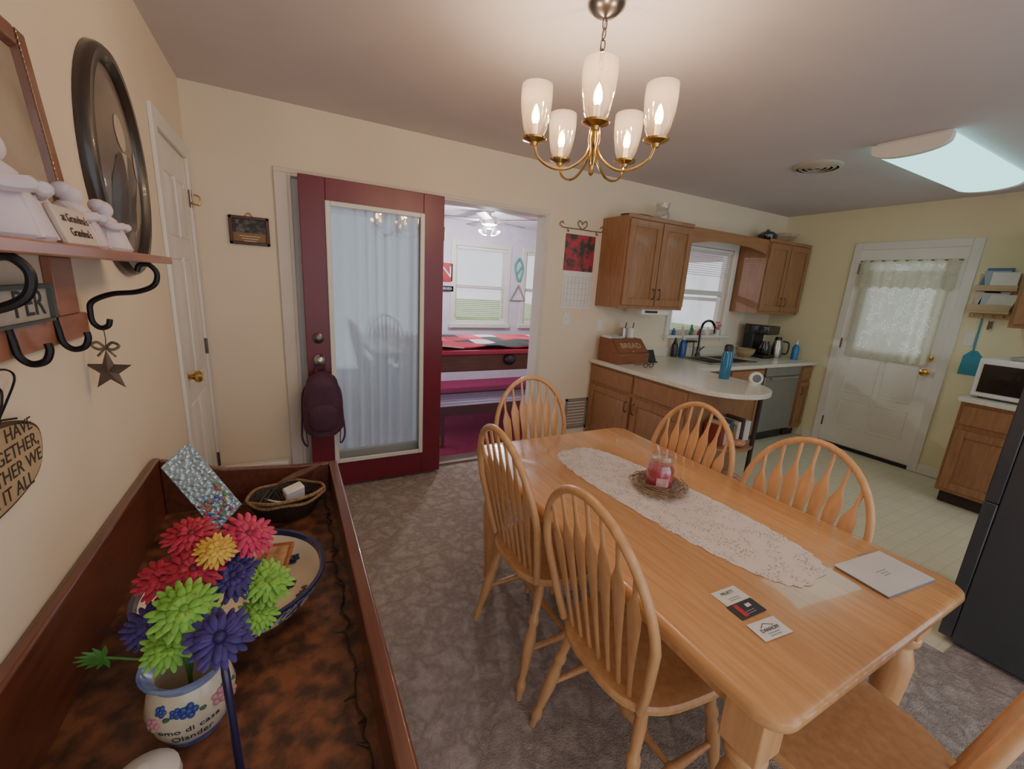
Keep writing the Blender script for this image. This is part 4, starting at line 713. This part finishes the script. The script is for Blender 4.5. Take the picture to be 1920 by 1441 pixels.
MB().pbox(pc-pu*.055-pv*.036,pu*.11,pv*.072,pn*.010).build('board',mat('plaque_wood','#a5622f',.4,c2='#7c4520',sc=6,st=(2,10,10)),t,bev=.003); MB().pbox(pc-pu*.042-pv*.025+pn*.010,pu*.084,pv*.05,pn*.0015).build('picture',mat('plaque_print','#d8b88a',.5,c2='#8a5a34',sc=25),t)
t=thing('snack_packet','small cream paper packet in the bowl beside the plaque','packet',(-.115,1.235,TF+.06)); MB().pbox((-.15,1.21,TF+.065),(.07,.03,.01),(-.02,.045,.012),(0,-.002,.012)).build('packet',mat('tan_packet','#d8c09a',.6,c2='#b88a5a',sc=30),t,bev=.004)
# mosaic panel
q=[P(303,882,y=1.56),P(352,823,y=1.60),P(455,950,y=1.50),P(405,992,y=1.46)]
c=sum(q,V((0,0,0)))/4; e1=((q[1]-q[0])+(q[2]-q[3]))/2; e2=((q[3]-q[0])+(q[2]-q[1]))/2; nn=e2.cross(e1).normalized()
if nn.dot(CAM-c)<0: nn=-nn
t=thing('mosaic_panel','silver textured glass panel with coloured dots leaning on the backboard','panel',c-V((0,0,.15)))
def mosaic():
    mt=bpy.data.materials.new('silver_mosaic'); mt.use_nodes=True; N=mt.node_tree.nodes; L=mt.node_tree.links; b=N['Principled BSDF']; b.inputs['Roughness'].default_value=.22; b.inputs['Metallic'].default_value=.45; b.inputs['Base Color'].default_value=srgb('#a4bac4')
    tc=N.new('ShaderNodeTexCoord'); vo=N.new('ShaderNodeTexVoronoi'); vo.inputs['Scale'].default_value=75; L.new(tc.outputs['Object'],vo.inputs['Vector']); bp_=N.new('ShaderNodeBump'); bp_.inputs['Strength'].default_value=.8; bp_.inputs['Distance'].default_value=.01; L.new(vo.outputs['Distance'],bp_.inputs['Height']); L.new(bp_.outputs[0],b.inputs['Normal']); return mt
MB().pbox(c-e1/2-e2/2-nn*.006,e1,e2,nn*.012).build('panel',mosaic(),t,bev=.002)
for col,nm in(('#c03a6a','pink'),('#4a5fc0','blue'),('#5a9a4a','green'),('#d86a3a','orange')):
    bm2=mat('bead_'+nm,col,.2,coat=.5)
    for k in range(8): p=c+e1*random.uniform(-.4,.4)+e2*random.uniform(.08,.44)+nn*.007; MB().ball(p,.006,.006,.006,8,5).build('coloured_bead',bm2,t)
# basket
bx2,by2=-.045,1.595
t=thing('wire_basket','black oval basket with tan rope rim at the far tray end','basket',(bx2,by2,TF)); bkm=mat('black_basket_weave','#33271f',.6,c2='#1e1612',bump=.6,bsc=90); rpm=mat('tan_rope','#a5855c',.8,c2='#6a4c30',sc=120)
MB().lathe([(0,0),(.085,0),(.115,.05),(.13,.075),(.122,.075),(.105,.05),(.078,.008),(0,.008)],(bx2,by2,TF),32,sy=.82).build('bowl',bkm,t)
MB().tube([(bx2+.126*math.cos(q*PI/20),by2+.103*math.sin(q*PI/20),TF+.078+.004*math.sin(q*.9)) for q in range(40)],.0055,8,closed=True).build('rim',rpm,t)
MB().tube(smooth([(bx2-.12,by2-.03,TF+.08),(bx2-.04,by2-.10,TF+.095),(bx2+.07,by2-.09,TF+.10),(bx2+.125,by2-.01,TF+.085)]),.006,8).build('rope_handle',rpm,t)
t=thing('power_adapter','white rectangular adapter resting in the black basket','adapter',(bx2+.03,by2,TF+.04)); MB().pbox((bx2+.0,by2-.03,TF+.05),(.06,.02,.012),(-.015,.05,.0),(0,-.008,.045)).build('case',M['porc'],t,bev=.004); MB().tube(smooth([(bx2-.005,by2-.02,TF+.055),(bx2-.04,by2-.03,TF+.07),(bx2-.07,by2+.02,TF+.06)]),.003).build('cord',M['porc'],t)
w=MB()
for k in range(5): w.tube(smooth([(bx2-.09+.02*k,by2-.02+.012*k,TF+.06),(bx2-.05+.015*k,by2+.04-.01*k,TF+.085),(bx2-.02+.012*k,by2-.02,TF+.065)]),.004,6)
tag(w.build('cord_coil',M['black']),'black cord coil lying in the basket beside the adapter','cord')
w=MB(); fp=[(0,0),(.03,.012),(.08,.018),(.13,.01),(.16,0),(.13,-.010),(.08,-.016),(.03,-.010)]; w.prism(fp,(bx2-.03,by2+.05,TF+.10),V((.95,.1,.28)),V((-.1,.9,.2)),V((0,-.001,.004))); tag(w.build('feather',mat('dark_feather','#4a362c',.6,c2='#6a5244',sc=20)),'dark brown feather lying across the black basket','feather')
# vase
vx,vy=-.205,.83; k_=.86; VP=[(r*k_,z*k_) for r,z in[(0,0),(.05,0),(.055,.008),(.072,.04),(.082,.085),(.074,.125),(.062,.145),(.066,.160),(.082,.175),(.078,.177),(.060,.162),(.056,.145),(.066,.12),(.074,.085),(.064,.04),(0,.012)]]
t=thing('ceramic_vase','painted ceramic vase with blue rim and script lettering','vase',(vx,vy,TF)); MB().lathe(VP,(vx,vy,TF),40).build('vase',cer,t)
bl2=mat('blue_glaze','#2c3f86',.25,c2='#8aa0d0',sc=18,coat=.4); MB().lathe([(r*k_,z*k_) for r,z in[(.0625,.145),(.067,.160),(.083,.175),(.0835,.179),(.077,.179),(.0595,.163)]],(vx,vy,TF),40).build('rim_band',bl2,t)
MB().lathe([(r*k_,z*k_) for r,z in[(.0555,.003),(.0566,.008),(.064,.022),(.0635,.024),(.055,.008)]],(vx,vy,TF),40).build('foot_band',bl2,t)
VR=lambda z:[a[0]+(b_[0]-a[0])*(z-a[1])/(b_[1]-a[1]) for a,b_ in zip(VP[1:6],VP[2:7]) if a[1]<=z<=b_[1]][0]
ac=math.atan2(-vy,-vx)-.12
def vmap(zc_,da):
    def f(co): z=zc_+co.y; r=VR(z)+.0006+co.z; a=ac+da+co.x/.062; return V((vx+r*math.cos(a),vy+r*math.sin(a),TF+z))
    return f
ink=mat('dark_script_glaze','#1c1c34',.4); text('omo di casa',.0185,(0,0,0),X,Z,ink,t,fn=vmap(.062,-.05)); text('Olander',.0185,(0,0,0),X,Z,ink,t,fn=vmap(.040,0))
for col,nm,pl in(('#c98a90','pink_flower_motif',[(.72,.090,.015),(1.15,.066,.012),(-.85,.080,.012)]),('#3c6a4a','leaf_motif',[(.3,.092,.010),(.90,.104,.009),(.95,.056,.009),(-.5,.092,.010),(-1.1,.060,.009),(1.3,.088,.009)]),('#3a4c96','blue_flower_motif',[(0,.098,.014),(-.28,.100,.010),(-.65,.105,.010)])):
    mm=mat(nm,col,.3)
    for a,z,r in pl:
        if nm=='leaf_motif': q=VR(z); MB().ball((vx+q*math.cos(ac+a),vy+q*math.sin(ac+a),TF+z),r*.6,r*.6,r*.35,8,5).build(nm,mm,t); continue
        w=MB(); q=VR(z); w.ball((vx+q*math.cos(ac+a),vy+q*math.sin(ac+a),TF+z),r*.5,r*.5,r*.5,8,5)
        for j in range(5): aa=ac+a+.6*r/.062*math.cos(j*1.257); zz=z+.6*r*math.sin(j*1.257); zz=min(max(zz,.01),.122); q=VR(zz); w.ball((vx+q*math.cos(aa),vy+q*math.sin(aa),TF+zz),r*.45,r*.45,r*.45,8,5)
        w.build(nm,mm,t)
# flowers
PMc={}
def PM(a,b):
    if (a,b) not in PMc: PMc[a,b]=mat('petal_'+a[1:],a,.6,c2=b,sc=30)
    return PMc[a,b]
def petals(p,n_,rad,cnts,wf_=.112):
    a=n_.orthogonal().normalized(); b=n_.cross(a); w=MB()
    for layer,(cnt,ro,lift) in enumerate(cnts):
        for k in range(cnt):
            q=2*PI*k/cnt+layer*.2+random.uniform(-.07,.07); d_=a*math.cos(q)+b*math.sin(q); s_=n_.cross(d_); L_=rad*ro*random.uniform(.9,1.06); wd=rad*wf_; lf=lift+random.uniform(-.07,.07); rows=[]
            for f,wf,h in((.10,.35,0),(.35,.8,lf*.5),(.65,1,lf*.7),(.85,.85,lf*.45),(.96,.5,lf*.1),(1,.1,-lf*.05)):
                cpt=p+d_*L_*f+n_*(rad*h+layer*.003); rows.append([cpt-s_*wd*wf,cpt-n_*.0012*wf,cpt+s_*wd*wf])
            w.loft(rows,False,False)
    return w
def flower(px,py,yy,rad,col,c2,label,ctr='#5f8a2a'):
    p=P(px,py,y=yy); n_=((CAM-p).normalized()*.75+V((p.x-vx,p.y-vy,0))*2.6+Z*.45).normalized()
    t=thing('artificial_daisy',label,'flower',p,'artificial daisies in the painted vase')
    petals(p,n_,rad,((20,1.0,.06),(17,.80,.15),(12,.5,.22))).build('petals',PM(col,c2),t,solid=.0004); MB().ball(p+n_*.005,rad*.15,rad*.15,rad*.15,12,8).build('flower_centre',PM(ctr,ctr),t)
    MB().tube(smooth([p-n_*.003,p-n_*.03-Z*.02,V((vx,vy,TF+.15)).lerp(p,.12),V((vx,vy,TF+.05))],5),.0028,6).build('stem',PM('#3f6a2c','#35591f'),t)
RD=('#b81e3c','#94142c'); PK=('#c82a58','#a81a44'); PU=('#3a2470','#291956'); GR=('#86ba40','#5f942a'); YL=('#dcb648','#c4962e')
flower(465,1003,.93,.056,*PK,'pink red artificial daisy at the top right of the bunch',ctr='#7a1a34')
flower(358,1003,.93,.048,*RD,'red artificial daisy at the top of the bunch',ctr='#6a1024')
flower(362,1068,.87,.053,*RD,'red artificial daisy in the middle of the bunch',ctr='#6a1024')
flower(308,1085,.87,.048,*RD,'red artificial daisy at the left of the bunch',ctr='#6a1024')
flower(405,1032,.885,.038,*YL,'yellow artificial daisy between the red and pink daisies',ctr='#c8a030')
flower(435,1080,.875,.055,*PU,'purple artificial daisy beside the yellow daisy',ctr='#24164a')
flower(345,1142,.78,.053,*GR,'lime green artificial daisy at the front centre of the bunch')
flower(500,1090,.87,.053,*GR,'lime green artificial daisy at the right over the bowl')
flower(484,1150,.83,.040,*GR,'lime green artificial daisy low on the right side')
flower(318,1210,.77,.043,*GR,'lime green artificial daisy lowest at the vase rim')
flower(284,1172,.82,.044,*PU,'purple artificial daisy at the far left of the bunch',ctr='#24164a')
# purple tall flower with stem in front
p=P(412,1195,y=.735); t=thing('purple_flower_stem','purple artificial daisy on a thick dark stem before the vase','flower',(p.x,p.y,TF)); n_=((CAM-p).normalized()+Z*.3).normalized()
petals(p,n_,.052,((20,1.0,.06),(16,.78,.14)),.115).build('petals',PM(*PU),t,solid=.0004); MB().ball(p+n_*.006,.009,.009,.009,12,8).build('flower_centre',PM('#24164a','#24164a'),t)
sb=P(452,1450,z=TF+.03); pst=mat('violet_stem','#231d40',.35,coat=.3); MB().tube(smooth([p-n_*.004,p.lerp(sb,.3)+V((0,0,.01)),p.lerp(sb,.7),sb,V((sb.x,sb.y,TF+.002))]),[.0055]*6+[.0065]*12+[.009]*3+[.014,.02,.025,.027][:4],10).build('stem',pst,t)
# loose leaf sprig
p=P(195,1232,y=.86); w=MB()
for k in range(9):
    q=-1.0+k*.42; d_=V((math.cos(q+2.4),.2*math.sin(q),.7*math.sin(q+2.4))); w.tube([p,p+d_*.02,p+d_*.042],[.0015,.005,.0008],6,sq=.3)
w.tube([p,V((vx-.04,vy+.01,TF+.155))],.002,6); tag(w.build('leaf_sprig',PM('#4f8a34','#3a6a24')),'green leaf sprig sticking out left of the vase','leaf')
p=P(275,1490,z=TF); t=thing('ceramic_jar','white lidded ceramic jar at the near tray corner','jar',(p.x,p.y,TF)); MB().lathe([(0,0),(.04,0),(.05,.02),(.046,.036),(0,.036)],(p.x,p.y,TF)).build('body',M['porc'],t); MB().lathe([(0,.036),(.048,.036),(.03,.048),(.01,.052),(.01,.057),(0,.059)],(p.x,p.y,TF)).build('lid',M['porc'],t)
# ---------------------------------------------------------------- left wall
SZ=1.493; SD=XL+.16
t=thing('hook_shelf','wooden wall shelf with black iron scroll hooks','shelf',(XL+.08,1.0,1.29))
MB().box(XL+.001,SD,.25,1.60,SZ-.02,SZ).build('shelf_board',M['shelfw'],t,bev=.003)
MB().box(XL+.001,XL+.022,.25,1.385,1.292,1.348).build('lower_rail',M['shelfw'],t,bev=.003)
for y in(.42,.86,1.31): MB().box(XL+.001,XL+.018,y-.05,y+.05,1.348,SZ-.02).build('post',M['shelfw'],t,bev=.002)
f_=lambda a,y,b:(XL+a,y,b)
for y in(1.39,.78,.36): MB().tube(smooth([f_(.125,y,1.450),f_(.132,y,1.466),f_(.150,y,1.468),f_(.164,y,1.448),f_(.155,y,1.418),f_(.12,y,1.400),f_(.07,y,1.392),f_(.032,y,1.372),f_(.026,y,1.345),f_(.028,y,1.322),f_(.040,y,1.309),f_(.055,y,1.314),f_(.060,y,1.330)]),.0062,8).build('scroll_bracket',M['iron'],t)
for y in(1.215,1.045,.62): MB().tube(smooth([f_(.023,y,1.350),f_(.026,y,1.325),f_(.030,y,1.297),f_(.044,y,1.283),f_(.062,y,1.288),f_(.070,y,1.306),f_(.069,y,1.320)]),.0062,8).build('iron_hook',M['iron'],t)
# sign behind hooks
t=thing('word_sign','grey framed word sign reading PER behind the shelf hooks','sign',(XL+.03,1.0,1.348)); MB().box(XL+.023,XL+.032,.74,1.185,1.349,1.418).build('board',mat('pale_sign_board','#b4ada2',.7,c2='#9a948a',sc=12),t)
w=MB(); g=mat('dark_grey_sign','#4a4e4c',.6); w.box(XL+.023,XL+.040,.74,1.185,1.412,1.420).box(XL+.023,XL+.040,1.177,1.187,1.349,1.412).box(XL+.023,XL+.040,.74,1.185,1.349,1.354); w.build('frame',g,t); text('PER',.068,(XL+.033,1.160,1.384),Y,Z,mat('charcoal_letters','#2c2f2e',.6),t,al='RIGHT',sx=1.0)
# star
y_=1.39; hx_,hz_=XL+.045,1.309; sc3=(P(205,695,y=y_)); t=thing('star_ornament','rustic brown star ornament with bow hanging from a hook','ornament',(sc3.x,y_,sc3.z-.05))
stm=mat('rusty_tin','#6a5644',.6,c2='#4c3c30',sc=25,m=.3); u=V((.8,-.25,0)).normalized()
vs=[sc3-V((0,.012,0)),sc3+V((0,.012,0))]
for k in range(10): r=.055 if k%2==0 else .022; a=PI/2+k*PI/5; vs.append(sc3+u*r*math.cos(a)+Z*r*math.sin(a))
fs=[]
for k in range(10): fs+=[(0,2+k,2+(k+1)%10),(1,2+(k+1)%10,2+k)]
MB().add(vs,fs).build('star',stm,t,ang=10)
top=sc3+Z*.055; MB().tube([top,top.lerp(V((hx_,y_,hz_)),.5)+V((.002,0,0)),V((hx_,y_,hz_))],.0012,5).build('string',stm,t); w=MB(); tb=top+Z*.004
for s_ in(-1,1): w.tube(smooth([tb,tb+u*s_*.016+Z*.014,tb+u*s_*.03+Z*.006,tb+u*s_*.016-Z*.004,tb]),.0035,6,sq=.4); w.tube([tb,tb+u*s_*.02-Z*.022],.003,6,sq=.4)
w.build('bow',mat('plaid_ribbon','#8a7658',.8,c2='#3c3a30',sc=60),t)
# wood slice sign
t=thing('wood_slice_sign','round edged wood slice sign with brown lettering hung by wire','sign',(XL+.02,.92,1.05)); n=50; rim=[]
for k in range(n): a=2*PI*k/n; rim.append((.90+.196*math.copysign(abs(math.cos(a))**.75,math.cos(a))*(1+.02*math.sin(5*a)),1.122+.076*math.copysign(abs(math.sin(a))**.8,math.sin(a))*(1+.03*math.sin(3*a+1))))
MB().prism(rim,(XL+.003,0,0),Y,Z,X*.014).build('bark_edge',mat('bark','#4a3626',.9,bump=.6,bsc=60),t,bev=.003)
MB().prism([(.90+(a-.90)*.955,1.122+(b-1.122)*.91) for a,b in rim],(XL+.0165,0,0),Y,Z,X*.002).build('slice_face',mat('pale_slice_wood','#b8a07a',.8,c2='#a08862',sc=9),t)
inkb=mat('burnt_lettering','#3a2a1c',.8)
for k,(s_,e_) in enumerate((('WE MAY NOT HAVE',1.066),('IT ALL TOGETHER,',1.078),('BUT TOGETHER WE',1.078),('HAVE IT ALL',1.036))): text(s_,.035,(XL+.0187,e_,1.169-k*.032),Y,Z,inkb,t,al='RIGHT',sx=1.0)
w=MB(); f=lambda y,z:V((XL+.012,y,z)); w.tube(smooth([f(.80,1.185),f(.86,1.24),f(.95,1.225),f(.985,1.255),f(1.015,1.24),f(.985,1.195),f(.955,1.24),f(.97,1.265),f(.985,1.25)]),.0018,6).tube(smooth([f(.985,1.195),f(1.02,1.22),f(1.06,1.255),f(1.04,1.275),f(.98,1.282),f(.92,1.291)]),.0018,6).tube([f(1.04,1.186),f(1.0,1.195),f(.985,1.195)],.0018,6); w.build('wire_heart',M['iron'],t)
# angels
angm=mat('lavender_white_bisque','#ddd0d4',.55,c2='#cfc0c6',sc=8)
def angel(y,x,label,h=.125,fat=1.3):
    t=thing('angel_figurine',label,'figurine',(x,y,SZ),'white angel figurines on the shelf'); p=angm; k=h/.125; g=k*fat
    w=MB(); w.lathe([(0,0),(.038*g,0),(.041*g,.008),(.036*g,.03*k),(.027*g,.06*k),(.022*g,.08*k),(.012*g,.092*k),(0,.095*k)],(x,y,SZ),20); w.ball((x+.004,y,SZ+.105*k),.020*k,.020*k,.021*k,14,10); w.ball((x-.004,y,SZ+.112*k),.021*k,.022*k,.018*k,12,8)
    for s_ in(-1,1): w.tube(smooth([(x,y+s_*.020*g,SZ+.080*k),(x+.020*g,y+s_*.032*g,SZ+.062*k),(x+.036*g,y+s_*.010*g,SZ+.066*k)]),[.011*k]*6+[.010*k]*6+[.007*k],8)
    for q in range(4): a=-1.2+q*.8; w.tube([(x+.028*g*math.cos(a),y+.028*g*math.sin(a),SZ+.055*k),(x+.038*g*math.cos(a),y+.038*g*math.sin(a),SZ+.004)],[.003*k,.006*k],8)
    w.build('body',p,t)
    for s_ in(-1,1): w=MB(); w.prism([(0,0),(.02*g,.025*k),(.042*g,.028*k),(.05*g,.01*k),(.04*g,-.02*k),(.02*g,-.03*k)],(x-.020*k,y+s_*.008,SZ+.07*k),V((-.35,s_,0)),Z,X*.007); w.build('wing',p,t,bev=.002)
angel(.915,XL+.085,'largest white angel figurine at the near shelf end',.15); angel(1.185,XL+.085,'white angel figurine right behind the small plaque',.118); angel(1.30,XL+.10,'white angel figurine nearest the oval portrait',.105)
t=thing('grandma_plaque','small white plaque with script lettering between the angels','plaque',(XL+.125,1.06,SZ)); MB().pbox((XL+.132,.985,SZ),(0,.135,0),(-.018,0,.062),(.010,0,.002)).build('board',mat('ivory_plaque','#d9c9b6',.5),t,bev=.003)
for k,s_ in enumerate(("at Grandma's","Grandma's")): text(s_,.020,(XL+.1435-.0122*(1-k*.5)-.001,1.055,SZ+.045-k*.023),Y,V((-.26,0,1)),inkb,t)
# rectangular frame
fy1=1.265; fy0=.86; W_=V((-.085,0,1)).normalized(); o=V((XL+.055,fy0,SZ)); hgt=.39; wd=fy1-fy0; N_=Y.cross(W_)
t=thing('wooden_frame','brown carved wooden picture frame leaning on the shelf','picture frame',o+Y*wd/2); w=MB()
for a,b,c_,e in((0,.042,0,hgt),(wd-.042,wd,0,hgt),(.042,wd-.042,0,.042),(.042,wd-.042,hgt-.042,hgt)): w.pbox(o+Y*a+W_*c_,Y*(b-a),W_*(e-c_),N_*.018,.006)
w.build('frame',M['frw'],t,bev=.003); MB().pbox(o+Y*.042+W_*.042,Y*(wd-.084),W_*(hgt-.084),N_*.004).build('picture',mat('faded_photograph','#b8aa94',.3,c2='#8a7c68',sc=5),t)
w=MB()
for k in range(1,40): w.ball(o+Y*(wd-.036)+W_*(k*hgt/40)+N_*.016,.0022,.0022,.0055,6,4)
w.build('beading',M['frw'],t)
# oval portrait
oy,oz,ra,rb=1.82,1.755,.255,.325
t=thing('oval_portrait','black oval framed antique portrait with domed glass','portrait',(XL,oy,oz-rb)); w=MB(); rings=[]
for q,h in((1,0),(1,.012),(.985,.022),(.95,.030),(.90,.029),(.86,.031),(.82,.022),(.79,.010),(.79,.003)): rings.append([V((XL+.002+h,oy+ra*math.cos(2*PI*k/60)-(1-q)*.24*math.cos(2*PI*k/60),oz+rb*math.sin(2*PI*k/60)-(1-q)*.24*math.sin(2*PI*k/60))) for k in range(60)])
w.loft(rings,True,False); w.build('frame',mat('ebonised_frame','#1e1814',.35,c2='#2c2018',sc=5,coat=.3),t)
def dome(s_,h): return [V((XL+h,oy+(ra-.045)*s_*math.cos(2*PI*k/48),oz+(rb-.045)*s_*math.sin(2*PI*k/48))) for k in range(48)]
def dm(y,z): s2=((y-oy)/(ra-.045))**2+((z-oz)/(rb-.045))**2; return XL+.010+.030*max(0,1-s2)
w=MB(); w.loft([dome(q,.010+.030*(1-q*q)) for q in(1,.9,.8,.7,.5,.3,.1,.01)],True,False); w.build('photograph',mat('sepia_print','#7e7266',.4,c2='#5a5047',sc=4,coat=.25),t)
def patch(pts,nm,m):
    w=MB(); n=len(pts); cy_=sum(a for a,b in pts)/n; cz_=sum(b for a,b in pts)/n; rings=[]
    for q in(1,.75,.5,.25,.02): rings.append([V((dm(oy+cy_+(a-cy_)*q,oz+cz_+(b-cz_)*q)+.0015,oy+cy_+(a-cy_)*q,oz+cz_+(b-cz_)*q)) for a,b in pts])
    w.loft(rings,True,False); w.build(nm,m,t)
el=lambda cy_,cz_,a,b:[(cy_+a*math.cos(k*PI/10),cz_+b*math.sin(k*PI/10)) for k in range(20)]
dk=mat('sepia_dark','#3a322c',.4,coat=.25); fc=mat('sepia_face','#b4a692',.4,coat=.2); lt=mat('sepia_light','#948878',.4,coat=.2)
patch([(-.14,-.17),(-.13,-.05),(-.09,.02),(-.05,.035),(.02,.03),(.06,-.03),(.07,-.20),(-.05,-.235)],'suit_figure',dk); patch([(.03,-.22),(.04,-.08),(.07,-.03),(.10,-.03),(.135,-.10),(.135,-.15)],'dress_figure',lt)
patch(el(-.035,.09,.034,.05),'man_face',fc); patch(el(.085,.02,.030,.043),'woman_face',fc); patch([(-.055,.035),(-.015,.035),(-.03,-.04)],'shirt_front',fc)
# ---------------------------------------------------------------- lights & world
wd_=bpy.data.worlds.new('world'); S.world=wd_; wd_.use_nodes=True; bg=wd_.node_tree.nodes['Background']; bg.inputs[0].default_value=(.90,.93,1,1); bg.inputs[1].default_value=1.5
sl=bpy.data.lights.new('sun','SUN'); sl.energy=3.2; sl.angle=.01; sl.color=(1,.93,.84); so=bpy.data.objects.new('sun',sl); COL.objects.link(so); so.rotation_euler=V((-.22,-.78,-.55)).to_track_quat('-Z','Y').to_euler()
S.view_settings.view_transform='AgX'
try: S.view_settings.look='AgX - Medium Low Contrast'
except Exception: S.view_settings.look='None'
S.view_settings.exposure=.22
